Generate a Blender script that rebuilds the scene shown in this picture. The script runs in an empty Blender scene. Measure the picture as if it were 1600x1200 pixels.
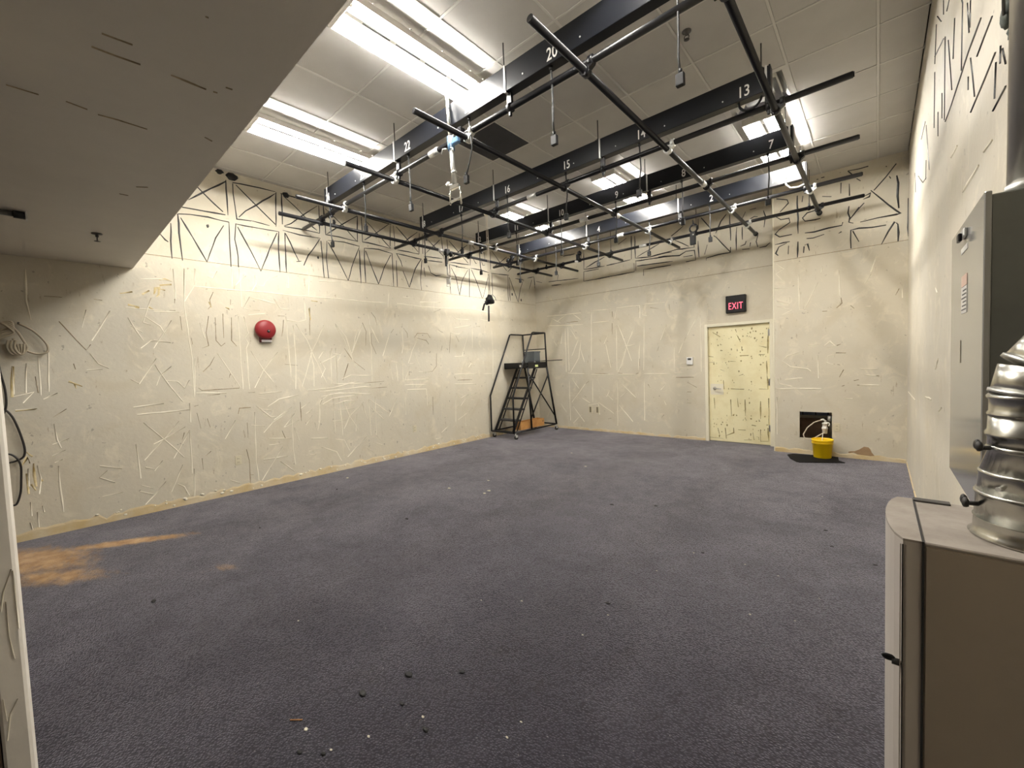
import bpy, math, random
from mathutils import Vector, Matrix

random.seed(7)
SC = bpy.context.scene
COL = SC.collection

# ------------------------------------------------------------------ camera, world, exposure
cam_d = bpy.data.cameras.new('camera')
cam = bpy.data.objects.new('camera', cam_d)
COL.objects.link(cam)
cam_d.sensor_fit = 'HORIZONTAL'
cam_d.sensor_width = 36.0
cam_d.lens = 648.1 * 36.0 / 1600.0
cam_d.clip_start = 0.02
cam_d.clip_end = 60
YAW, PITCH, ROLL = -0.72365, -0.04709, 0.0382
_f = Vector((math.sin(YAW) * math.cos(PITCH), math.cos(YAW) * math.cos(PITCH), math.sin(PITCH)))
_r = Vector((math.cos(YAW), -math.sin(YAW), 0))
_d = -_r.cross(_f)
_r2 = math.cos(ROLL) * _r + math.sin(ROLL) * _d
_d2 = -math.sin(ROLL) * _r + math.cos(ROLL) * _d
M = Matrix(((_r2.x, -_d2.x, -_f.x, 0.0), (_r2.y, -_d2.y, -_f.y, 0.0), (_r2.z, -_d2.z, -_f.z, 1.5), (0, 0, 0, 1)))
cam.matrix_world = M
SC.camera = cam

world = bpy.data.worlds.new('world')
SC.world = world
world.use_nodes = True
world.node_tree.nodes['Background'].inputs['Color'].default_value = (0.9, 0.92, 1, 1)
world.node_tree.nodes['Background'].inputs['Strength'].default_value = 0.0
SC.view_settings.view_transform = 'Standard'
SC.view_settings.look = 'None'
SC.view_settings.gamma = 1.0
SC.view_settings.use_curve_mapping = False
SC.view_settings.exposure = 0.0
TUBE_STRENGTH = 380.0
SC.cycles.max_bounces = 8
SC.cycles.diffuse_bounces = 5
SC.cycles.glossy_bounces = 3
SC.cycles.transmission_bounces = 2

# ------------------------------------------------------------------ dimensions (metres)
XA, YB, YP, XC, XP = -6.08, 7.83, 7.46, 0.29, -1.20     # left wall, back wall, pier face, right wall, pier edge
H, ZS, YS = 4.03, 2.70, 0.73                            # ceiling, soffit underside, soffit edge
YR = -3.0                                               # wall behind the photographer

# ------------------------------------------------------------------ helpers
class MB:
    """collects shapes in world coordinates and links them as one mesh object"""
    def __init__(s): s.v = []; s.f = []; s.sm = []
    def quadbox(s, p):
        b = len(s.v); s.v += [tuple(q) for q in p]
        for q in ((0, 3, 2, 1), (4, 5, 6, 7), (0, 1, 5, 4), (1, 2, 6, 5), (2, 3, 7, 6), (3, 0, 4, 7)):
            s.f.append(tuple(b + i for i in q)); s.sm.append(False)
        return s
    def box(s, x0, x1, y0, y1, z0, z1):
        return s.quadbox([(x0, y0, z0), (x1, y0, z0), (x1, y1, z0), (x0, y1, z0), (x0, y0, z1), (x1, y0, z1), (x1, y1, z1), (x0, y1, z1)])
    def bbox(s, x0, x1, y0, y1, z0, z1, b):
        """box with chamfered edges"""
        X, Y, Z = (x0, x1), (y0, y1), (z0, z1)
        base = len(s.v); idx = {}
        for i in (0, 1):
            for j in (0, 1):
                for k in (0, 1):
                    sx, sy, sz = (1 - 2 * i) * b, (1 - 2 * j) * b, (1 - 2 * k) * b
                    for a, off in enumerate(((0, sy, sz), (sx, 0, sz), (sx, sy, 0))):
                        idx[(i, j, k, a)] = len(s.v)
                        s.v.append((X[i] + off[0], Y[j] + off[1], Z[k] + off[2]))
        def F(*q): s.f.append(tuple(idx[c] for c in q)); s.sm.append(False)
        for i in (0, 1):
            q = [(i, 0, 0, 0), (i, 1, 0, 0), (i, 1, 1, 0), (i, 0, 1, 0)]; F(*(q if i else q[::-1]))
            q = [(0, i, 0, 1), (0, i, 1, 1), (1, i, 1, 1), (1, i, 0, 1)]; F(*(q if i else q[::-1]))
            q = [(0, 0, i, 2), (1, 0, i, 2), (1, 1, i, 2), (0, 1, i, 2)]; F(*(q if i else q[::-1]))
        for j in (0, 1):
            for k in (0, 1):
                F((0, j, k, 1), (1, j, k, 1), (1, j, k, 2), (0, j, k, 2))
                F((j, 0, k, 0), (j, 1, k, 0), (j, 1, k, 2), (j, 0, k, 2))
                F((j, k, 0, 0), (j, k, 1, 0), (j, k, 1, 1), (j, k, 0, 1))
                for i in (0, 1): F((i, j, k, 0), (i, j, k, 1), (i, j, k, 2))
        return s
    def cyl(s, p0, p1, r0, r1=None, n=12, caps=True):
        r1 = r0 if r1 is None else r1
        p0, p1 = Vector(p0), Vector(p1); d = (p1 - p0).normalized()
        a = d.orthogonal().normalized(); c = d.cross(a); b = len(s.v)
        for p, r in ((p0, r0), (p1, r1)):
            for i in range(n):
                t = 2 * math.pi * i / n
                s.v.append(tuple(p + r * (math.cos(t) * a + math.sin(t) * c)))
        for i in range(n):
            j = (i + 1) % n; s.f.append((b + i, b + j, b + n + j, b + n + i)); s.sm.append(True)
        if caps:
            s.f.append(tuple(b + n - 1 - i for i in range(n))); s.sm.append(False)
            s.f.append(tuple(b + n + i for i in range(n))); s.sm.append(False)
        return s
    def tube(s, pts, r, n=8, caps=True, radii=None):
        pts = [Vector(p) for p in pts]; b = len(s.v); m = len(pts); a = None
        for k, p in enumerate(pts):
            d = (pts[min(k + 1, m - 1)] - pts[max(k - 1, 0)]).normalized()
            a = d.orthogonal().normalized() if a is None else (a - d * a.dot(d)).normalized()
            c = d.cross(a); rr = radii[k] if radii else r
            for i in range(n):
                t = 2 * math.pi * i / n
                s.v.append(tuple(p + rr * (math.cos(t) * a + math.sin(t) * c)))
        for k in range(m - 1):
            for i in range(n):
                j = (i + 1) % n; o = b + k * n
                s.f.append((o + i, o + j, o + n + j, o + n + i)); s.sm.append(True)
        if caps:
            s.f.append(tuple(b + n - 1 - i for i in range(n))); s.sm.append(False)
            s.f.append(tuple(b + (m - 1) * n + i for i in range(n))); s.sm.append(False)
        return s
    def ring(s, c, axis, R, w, t, n=18):
        """short sleeve: outer radius R, width w, wall t"""
        c, d = Vector(c), Vector(axis).normalized(); a = d.orthogonal().normalized(); e = d.cross(a); b = len(s.v)
        for rr, h in ((R - t, -w / 2), (R, -w / 2), (R, w / 2), (R - t, w / 2)):
            for i in range(n):
                q = 2 * math.pi * i / n
                s.v.append(tuple(c + d * h + rr * (math.cos(q) * a + math.sin(q) * e)))
        for k in range(4):
            for i in range(n):
                j = (i + 1) % n; k2 = (k + 1) % 4
                s.f.append((b + k * n + i, b + k * n + j, b + k2 * n + j, b + k2 * n + i)); s.sm.append(k in (1, 3))
        return s
    def lathe(s, prof, c, axis=(0, 0, 1), n=28, caps=True):
        """prof: list of (radius, height along axis) from c"""
        c, d = Vector(c), Vector(axis).normalized(); a = d.orthogonal().normalized(); e = d.cross(a); b = len(s.v); m = len(prof)
        for r, h in prof:
            for i in range(n):
                q = 2 * math.pi * i / n
                s.v.append(tuple(c + d * h + r * (math.cos(q) * a + math.sin(q) * e)))
        for k in range(m - 1):
            for i in range(n):
                j = (i + 1) % n; o = b + k * n
                s.f.append((o + i, o + j, o + n + j, o + n + i)); s.sm.append(True)
        if caps:
            s.f.append(tuple(b + n - 1 - i for i in range(n))); s.sm.append(False)
            s.f.append(tuple(b + (m - 1) * n + i for i in range(n))); s.sm.append(False)
        return s
    def prism(s, poly, z0, z1, smooth=False):
        b = len(s.v); n = len(poly)
        s.v += [(x, y, z0) for x, y in poly] + [(x, y, z1) for x, y in poly]
        for i in range(n):
            j = (i + 1) % n; s.f.append((b + i, b + j, b + n + j, b + n + i)); s.sm.append(smooth)
        s.f.append(tuple(b + n - 1 - i for i in range(n))); s.sm.append(False)
        s.f.append(tuple(b + n + i for i in range(n))); s.sm.append(False)
        return s
    def slab(s, poly3, nrm, t):
        """flat polygon given by 3D points, extruded by t along nrm"""
        b = len(s.v); n = len(poly3); nv = Vector(nrm) * t
        s.v += [tuple(p) for p in poly3] + [tuple(Vector(p) + nv) for p in poly3]
        for i in range(n):
            j = (i + 1) % n; s.f.append((b + i, b + j, b + n + j, b + n + i)); s.sm.append(False)
        s.f.append(tuple(b + n - 1 - i for i in range(n))); s.sm.append(False)
        s.f.append(tuple(b + n + i for i in range(n))); s.sm.append(False)
        return s
    def blob(s, c, r, seed=0, sq=(1, 1, 1), nu=8, nv=6, rough=0.25):
        rnd = random.Random(seed); b = len(s.v); c = Vector(c)
        s.v.append(tuple(c + Vector((0, 0, r * sq[2]))))
        for k in range(1, nv):
            ph = math.pi * k / nv
            for i in range(nu):
                th = 2 * math.pi * i / nu; q = r * (1 - rough + 2 * rough * rnd.random())
                s.v.append((c.x + q * sq[0] * math.sin(ph) * math.cos(th), c.y + q * sq[1] * math.sin(ph) * math.sin(th), c.z + q * sq[2] * math.cos(ph)))
        s.v.append(tuple(c - Vector((0, 0, r * sq[2])))); last = len(s.v) - 1
        for i in range(nu):
            j = (i + 1) % nu
            s.f.append((b, b + 1 + i, b + 1 + j)); s.sm.append(True)
            for k in range(nv - 2):
                o = b + 1 + k * nu; s.f.append((o + i, o + nu + i, o + nu + j, o + j)); s.sm.append(True)
            o = b + 1 + (nv - 2) * nu; s.f.append((o + i, last, o + j)); s.sm.append(True)
        return s
    def build(s, name, mat, parent=None, off=None):
        off = Vector(off) if off is not None else (Vector(parent['_o']) if parent is not None and '_o' in parent else Vector((0, 0, 0)))
        me = bpy.data.meshes.new(name)
        me.from_pydata([tuple(Vector(p) - off) for p in s.v], [], s.f)
        me.polygons.foreach_set('use_smooth', s.sm)
        me.materials.append(mat); me.validate(); me.update()
        o = bpy.data.objects.new(name, me); COL.objects.link(o)
        if parent is not None: o.parent = parent
        o['_o'] = tuple(off)
        return o

def tag(o, label=None, cat=None, group=None, kind=None):
    if label: o['label'] = label
    if cat: o['category'] = cat
    if group: o['group'] = group
    if kind: o['kind'] = kind
    return o

def thing(name, loc, label, cat, group=None):
    o = bpy.data.objects.new(name, None); COL.objects.link(o)
    o.location = loc; o.empty_display_size = 0.1; o['_o'] = tuple(loc)
    return tag(o, label, cat, group)

def solo(mb, name, mat, loc, label, cat, group=None):
    """a thing that is one mesh, origin at loc"""
    o = mb.build(name, mat, None, off=loc); o.location = loc
    return tag(o, label, cat, group)

def struct(mb, name, mat, label=None, cat=None):
    return tag(mb.build(name, mat), label, cat, None, 'structure')

def arc(c, r, a0, a1, n, u, v):
    c, u, v = Vector(c), Vector(u), Vector(v)
    return [c + r * (math.cos(a0 + (a1 - a0) * i / n) * u + math.sin(a0 + (a1 - a0) * i / n) * v) for i in range(n + 1)]

def text_mb(txt, origin, xdir, ydir, size, depth, sx=1.0, align='CENTER', weight=0.0, space=1.0):
    cu = bpy.data.curves.new('lettering', 'FONT'); cu.body = txt; cu.size = 1.0; cu.extrude = 0.5; cu.align_x = align; cu.align_y = 'CENTER'; cu.offset = weight; cu.resolution_u = 3; cu.space_character = space
    ob = bpy.data.objects.new('lettering', cu); COL.objects.link(ob)
    dg = bpy.context.evaluated_depsgraph_get(); dg.update()
    me = bpy.data.meshes.new_from_object(ob.evaluated_get(dg))
    X, Y = Vector(xdir), Vector(ydir); N = X.cross(Y); m = MB()
    m.v = [tuple(Vector(origin) + X * (v.co.x * size * sx) + Y * (v.co.y * size) + N * (v.co.z * depth)) for v in me.vertices]
    m.f = [tuple(p.vertices) for p in me.polygons]; m.sm = [False] * len(m.f)
    bpy.data.objects.remove(ob); bpy.data.curves.remove(cu); bpy.data.meshes.remove(me)
    return m

# ------------------------------------------------------------------ materials
def new_mat(name):
    m = bpy.data.materials.new(name); m.use_nodes = True
    return m, m.node_tree.nodes, m.node_tree.links, m.node_tree.nodes['Principled BSDF']

def mat(name, col, rough=0.5, metal=0.0, var=0.0, vscale=6.0, bump=0.0, bscale=80.0, spec=0.5, col2=None, thr=(0.35, 0.65)):
    m, N, L, P = new_mat(name)
    P.inputs['Base Color'].default_value = (*col, 1); P.inputs['Roughness'].default_value = rough
    P.inputs['Metallic'].default_value = metal; P.inputs['Specular IOR Level'].default_value = spec
    tc = N.new('ShaderNodeTexCoord')
    if var or col2:
        nz = N.new('ShaderNodeTexNoise'); nz.inputs['Scale'].default_value = vscale; nz.inputs['Detail'].default_value = 6; nz.inputs['Roughness'].default_value = 0.65
        L.new(tc.outputs['Object'], nz.inputs['Vector'])
        rp = N.new('ShaderNodeValToRGB'); rp.color_ramp.elements[0].position, rp.color_ramp.elements[1].position = thr
        c2 = col2 or tuple(min(1, c * (1 + var)) for c in col); c1 = col if col2 else tuple(c * (1 - var) for c in col)
        rp.color_ramp.elements[0].color = (*c1, 1); rp.color_ramp.elements[1].color = (*c2, 1)
        L.new(nz.outputs['Fac'], rp.inputs['Fac']); L.new(rp.outputs['Color'], P.inputs['Base Color'])
    if bump:
        nb = N.new('ShaderNodeTexNoise'); nb.inputs['Scale'].default_value = bscale; nb.inputs['Detail'].default_value = 4
        L.new(tc.outputs['Object'], nb.inputs['Vector'])
        bp = N.new('ShaderNodeBump'); bp.inputs['Strength'].default_value = bump; bp.inputs['Distance'].default_value = 0.004
        L.new(nb.outputs['Fac'], bp.inputs['Height']); L.new(bp.outputs['Normal'], P.inputs['Normal'])
    return m

def emis(name, col, strength):
    m, N, L, P = new_mat(name)
    P.inputs['Base Color'].default_value = (*col, 1); P.inputs['Emission Color'].default_value = (*col, 1); P.inputs['Emission Strength'].default_value = strength
    return m

def wall_mat(name, base, stain):
    """old painted drywall: broad patches of discoloured paint, filler smears, scuffs, drips"""
    m, N, L, P = new_mat(name); tc = N.new('ShaderNodeTexCoord')
    def noise(scale, det, rgh, vec=None, dist=0.0):
        n = N.new('ShaderNodeTexNoise'); n.inputs['Scale'].default_value = scale; n.inputs['Detail'].default_value = det; n.inputs['Roughness'].default_value = rgh; n.inputs['Distortion'].default_value = dist
        L.new(vec or tc.outputs['Object'], n.inputs['Vector']); return n
    def ramp(fac, p0, p1, c0, c1):
        r = N.new('ShaderNodeValToRGB'); r.color_ramp.elements[0].position = p0; r.color_ramp.elements[1].position = p1
        r.color_ramp.elements[0].color = (*c0, 1); r.color_ramp.elements[1].color = (*c1, 1); L.new(fac, r.inputs['Fac']); return r
    def mix(a, b, fac):
        x = N.new('ShaderNodeMix'); x.data_type = 'RGBA'; L.new(fac, x.inputs[0])
        L.new(a, x.inputs[6])
        if isinstance(b, tuple): x.inputs[7].default_value = (*b, 1)
        else: L.new(b, x.inputs[7])
        return x.outputs[2]
    c = ramp(noise(0.9, 4, .55).outputs['Fac'], .35, .65, base, tuple(base[i] * (.93, .95, .99)[i] for i in range(3))).outputs['Color']
    c = mix(c, stain, ramp(noise(2.3, 7, .6, dist=.6).outputs['Fac'], .50, .68, (0, 0, 0), (.30, .30, .30)).outputs['Color'])
    c = mix(c, tuple(min(1, v * 1.16) for v in base), ramp(noise(3.5, 8, .7, dist=1.2).outputs['Fac'], .55, .64, (0, 0, 0), (.55, .55, .55)).outputs['Color'])
    mp = N.new('ShaderNodeMapping'); mp.inputs['Scale'].default_value = (9, 9, 2.2); L.new(tc.outputs['Object'], mp.inputs['Vector'])
    c = mix(c, (.30, .22, .12), ramp(noise(2.2, 6, .7, mp.outputs['Vector']).outputs['Fac'], .64, .70, (0, 0, 0), (.55, .55, .55)).outputs['Color'])
    c = mix(c, (.09, .07, .05), ramp(noise(17, 3, .5).outputs['Fac'], .705, .73, (0, 0, 0), (.42, .42, .42)).outputs['Color'])
    L.new(c, P.inputs['Base Color']); P.inputs['Roughness'].default_value = .6; P.inputs['Specular IOR Level'].default_value = .3
    bp = N.new('ShaderNodeBump'); bp.inputs['Strength'].default_value = .35; bp.inputs['Distance'].default_value = .006
    L.new(noise(28, 6, .6).outputs['Fac'], bp.inputs['Height']); L.new(bp.outputs['Normal'], P.inputs['Normal'])
    return m

def carpet_mat():
    m, N, L, P = new_mat('carpet_loop_pile'); tc = N.new('ShaderNodeTexCoord'); geo = N.new('ShaderNodeNewGeometry'); pos = geo.outputs['Position']
    def noise(scale, det, rgh=.6, vec=None, dist=0.0):
        n = N.new('ShaderNodeTexNoise'); n.inputs['Scale'].default_value = scale; n.inputs['Detail'].default_value = det; n.inputs['Roughness'].default_value = rgh; n.inputs['Distortion'].default_value = dist
        L.new(vec or pos, n.inputs['Vector']); return n.outputs['Fac']
    def rampv(fac, p0, p1, a=0.0, b=1.0):
        r = N.new('ShaderNodeMapRange'); r.inputs[1].default_value = p0; r.inputs[2].default_value = p1; r.inputs[3].default_value = a; r.inputs[4].default_value = b; L.new(fac, r.inputs[0]); return r.outputs[0]
    def mth(op, a, b):
        x = N.new('ShaderNodeMath'); x.operation = op
        for i, q in enumerate((a, b)):
            if isinstance(q, (int, float)): x.inputs[i].default_value = q
            else: L.new(q, x.inputs[i])
        return x.outputs[0]
    def mix(a, b, fac):
        x = N.new('ShaderNodeMix'); x.data_type = 'RGBA'; L.new(fac, x.inputs[0])
        for k, q in ((6, a), (7, b)):
            if isinstance(q, tuple): x.inputs[k].default_value = (*q, 1)
            else: L.new(q, x.inputs[k])
        return x.outputs[2]
    c = mix(CARPET[0], CARPET[1], rampv(noise(0.8, 5), .3, .7))
    c = mix(c, CARPET[2], rampv(noise(2.1, 6, .65, dist=.5), .50, .66, 0, .75))
    c = mix(c, (.018, .016, .019), rampv(noise(4.5, 7, .7), .56, .68, 0, .8))
    # loops: rows of small bumps
    mp = N.new('ShaderNodeMapping'); mp.inputs['Scale'].default_value = (95, 140, 1); mp.inputs['Rotation'].default_value = (0, 0, .5); L.new(pos, mp.inputs['Vector'])
    vo = N.new('ShaderNodeTexVoronoi'); vo.inputs['Scale'].default_value = 1.0; L.new(mp.outputs['Vector'], vo.inputs['Vector'])
    loop = rampv(vo.outputs['Distance'], .1, .75, 1.0, 0.0)
    mul = N.new('ShaderNodeMix'); mul.data_type = 'RGBA'; mul.blend_type = 'MULTIPLY'; mul.inputs[0].default_value = 1.0
    cr = N.new('ShaderNodeCombineColor'); lv = rampv(loop, 0, 1, .55, 1.2)
    for k in range(3): L.new(lv, cr.inputs[k])
    L.new(c, mul.inputs[6]); L.new(cr.outputs[0], mul.inputs[7]); c = mul.outputs[2]
    # pale specks of plaster dust trodden into the pile
    c = mix(c, (.36, .34, .32), rampv(noise(75, 2, .5), .705, .745, 0, .75))
    # saw-dust / glue spill in the near left corner (a real stain, streaked along the wall)
    def blotch(cx, cy, ang, lx, ly):
        m2 = N.new('ShaderNodeMapping'); m2.vector_type = 'TEXTURE'; m2.inputs['Location'].default_value = (cx, cy, 0); m2.inputs['Rotation'].default_value = (0, 0, ang); m2.inputs['Scale'].default_value = (lx, ly, 1)
        L.new(pos, m2.inputs['Vector']); ln = N.new('ShaderNodeVectorMath'); ln.operation = 'LENGTH'; L.new(m2.outputs['Vector'], ln.inputs[0])
        return rampv(ln.outputs['Value'], 1.0, .15, 0, 1)
    msk = blotch(-5.35, -.12, .5, .95, .42)
    msk = mth('MAXIMUM', msk, blotch(-5.20, .42, 1.0, .95, .15))
    msk = mth('MAXIMUM', msk, mth('MULTIPLY', blotch(-4.75, -.02, .7, .7, .26), .85))
    msk = mth('MAXIMUM', msk, mth('MULTIPLY', blotch(-3.85, .85, .9, .35, .2), .45))
    mps = N.new('ShaderNodeMapping'); mps.inputs['Scale'].default_value = (3.5, 9, 1); mps.inputs['Rotation'].default_value = (0, 0, -.8); L.new(pos, mps.inputs['Vector'])
    fac = rampv(mth('ADD', mth('MULTIPLY', msk, .75), mth('MULTIPLY', noise(1.5, 7, .65, mps.outputs['Vector']), .8)), .68, 1.0)
    c = mix(c, mix((.30, .165, .065), (.50, .33, .17), rampv(noise(9, 5), .35, .65)), mth('MULTIPLY', fac, rampv(msk, 0.0, .12)))
    L.new(c, P.inputs['Base Color']); P.inputs['Roughness'].default_value = .95; P.inputs['Specular IOR Level'].default_value = .15
    
    sw = mth('MULTIPLY', mth('ADD', rampv(noise(1.1, 7, .62, dist=.4), .36, .64, .70, 1.02), rampv(noise(6.0, 6, .7), .35, .65, -.10, .10)), rampv(fac, 0, 1, 1.0, .35))
    sw = mth('MULTIPLY', sw, rampv(loop, 0, 1, .72, 1.18)); L.new(sw, P.inputs['Sheen Weight'])
    P.inputs['Sheen Roughness'].default_value = .45; P.inputs['Sheen Tint'].default_value = (.88, .86, 1.0, 1)
    bp = N.new('ShaderNodeBump'); bp.inputs['Strength'].default_value = .6; bp.inputs['Distance'].default_value = .004
    L.new(loop, bp.inputs['Height']); L.new(bp.outputs['Normal'], P.inputs['Normal'])
    return m

CARPET = ((.022, .021, .029), (.030, .028, .038), (.040, .038, .049))
WALL = (.66, .60, .475)
M_wall = wall_mat('painted_drywall', WALL, (.52, .44, .29))
M_wallC = wall_mat('painted_drywall_right', (.62, .565, .46), (.50, .44, .32))
M_near = mat('brightened_wall_end', (.86, .81, .72), .5, var=.04, vscale=5, bump=.2, bscale=40)  # wall colour lightened to stand in for light missing on this end
M_soff = mat('soffit_paint', (.72, .68, .615), .55, var=.05, vscale=1.2, bump=.15, bscale=40)
M_carpet = carpet_mat()
M_tile = mat('ceiling_tile_board', (.60, .58, .55), .85, var=.035, vscale=2.5, bump=.25, bscale=160)
M_tee = mat('tee_bar_enamel', (.70, .68, .64), .5)
M_gap = mat('dark_void', (.02, .02, .02), .9)
M_darktile = mat('charcoal_tile', (.055, .055, .06), .8, var=.1, bump=.2, bscale=120)
M_tar = mat('black_mastic', (.013, .012, .012), .38, bump=.3, bscale=60)
M_yglue = mat('yellow_brown_glue', (.47, .34, .13), .5, col2=(.70, .60, .36), vscale=14)
M_tar2 = mat('brown_dried_glue', (.33, .26, .16), .6, var=.3, vscale=20)
M_cream = mat('cream_adhesive', (.84, .78, .64), .45, var=.05, vscale=12)
M_base = mat('tan_glue_strip', (.62, .47, .24), .6, col2=(.72, .63, .46), vscale=3.2, bump=.4, bscale=30)
M_black = mat('black_pipe_paint', (.007, .007, .009), .36, var=.15, vscale=15, spec=.35)
M_beam = mat('black_raceway_enamel', (.007, .008, .011), .33, var=.1, vscale=4, spec=.30)
M_galv = mat('galvanised_steel', (.62, .62, .60), .32, .85, var=.12, vscale=20)
M_zinc = mat('zinc_plate', (.72, .72, .70), .4, .6, var=.08, vscale=20)
M_rod = mat('threaded_rod', (.10, .095, .09), .5, .5)
M_cable = mat('grey_cable_rubber', (.035, .035, .036), .5, spec=.35)
M_plug = mat('black_plug_rubber', (.009, .009, .010), .5, spec=.3)
M_white = mat('white_lettering', (.80, .79, .76), .5)
M_fix = mat('white_fixture_enamel', (.84, .82, .77), .4)
M_fixd = mat('slot_shadow', (.10, .10, .10), .6)
M_tubeE = emis('fluorescent_tube', (1.0, .965, .90), TUBE_STRENGTH)
M_alu = mat('bright_aluminium', (.86, .85, .81), .30, 1.0, var=.08, vscale=5)
M_red = mat('red_enamel', (.27, .016, .021), .4)
M_redd = mat('dark_red_box', (.10, .010, .012), .5)
M_doorp = mat('pale_yellow_door_paint', (.88, .81, .53), .5, col2=(.80, .71, .42), vscale=5.0, thr=(.45, .72))
M_smear = mat('brown_green_glue_smear', (.36, .29, .12), .6, var=.35, vscale=30)
M_frame = mat('cream_door_frame', (.82, .77, .62), .45)
M_steel = mat('brushed_steel', (.55, .54, .52), .3, 1.0)
M_exitb = mat('black_sign_housing', (.006, .006, .006), .5, spec=.25)
M_exitr = emis('red_exit_led', (1.0, .10, .16), 2.2)
M_thermo = mat('white_plastic', (.80, .79, .77), .35)
M_ivory = mat('ivory_plastic', (.66, .60, .44), .4)
M_slot = mat('outlet_slot', (.20, .17, .11), .6)
M_yel = mat('yellow_plastic', (.92, .62, .008), .38)
M_mat = mat('black_rubber_mat', (.004, .004, .005), .7, bump=.2, bscale=200, spec=.12)
M_pvc = mat('white_pvc', (.74, .72, .66), .4)
M_hose = mat('cream_hose', (.62, .54, .42), .45)
M_brown = mat('brown_cavity_board', (.14, .085, .05), .8, var=.2, vscale=5)
M_duct_b = mat('blue_grey_duct', (.09, .11, .16), .5)
M_paper = mat('bare_brown_board', (.36, .235, .13), .8, var=.1, vscale=10)
M_ladder = mat('black_ladder_steel', (.007, .007, .008), .45, spec=.3)
M_tread = mat('worn_grey_tread', (.035, .033, .033), .6, var=.2, vscale=12)
M_wood = mat('orange_pine', (.55, .29, .095), .5, col2=(.43, .20, .06), vscale=7)
M_bin = mat('grey_blue_plastic', (.10, .115, .125), .45)
M_stick = mat('lime_sticker', (.62, .70, .30), .5)
M_rubber = mat('caster_rubber', (.02, .02, .02), .6)
M_blue = mat('blue_clamp_paint', (.11, .22, .38), .4)
M_chrome = mat('chrome_tube', (.78, .77, .74), .16, 1.0)
M_panel = mat('grey_panel_cover', (.30, .295, .28), .13, var=.04, vscale=3)
M_panelb = mat('dark_grey_panel_box', (.13, .135, .12), .4, var=.12, vscale=3)
M_label = mat('paper_label', (.66, .64, .60), .5)
M_labelr = mat('orange_label_head', (.62, .44, .36), .5)
M_cab = mat('taupe_cabinet_paint', (.34, .285, .225), .42, var=.03, vscale=4, bump=.08, bscale=300)
M_cabtop = mat('dusty_taupe_top', (.40, .355, .31), .7, col2=(.30, .26, .22), vscale=14)
M_cabdoor = mat('pale_taupe_door', (.52, .47, .42), .42, var=.03, vscale=4)
M_gasket = mat('black_gasket', (.02, .018, .016), .6)
M_ductg = mat('galvanised_duct', (.56, .55, .50), .27, 1.0, var=.22, vscale=7)
M_conduit = mat('pale_conduit', (.60, .58, .54), .28, .75)
M_blackcord = mat('black_cord', (.02, .016, .014), .5)
M_beigecord = mat('beige_cord', (.42, .36, .26), .5)
M_dk = mat('dark_green_grey_foam', (.045, .055, .045), .7, var=.3, vscale=20, bump=.5, bscale=60)
M_chip = mat('pale_plaster', (.72, .68, .55), .7)
M_chipb = mat('black_mastic_crumb', (.012, .012, .012), .7)
M_doorbr = mat('dark_brown_wood', (.10, .06, .035), .5, var=.2, vscale=6)

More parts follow.
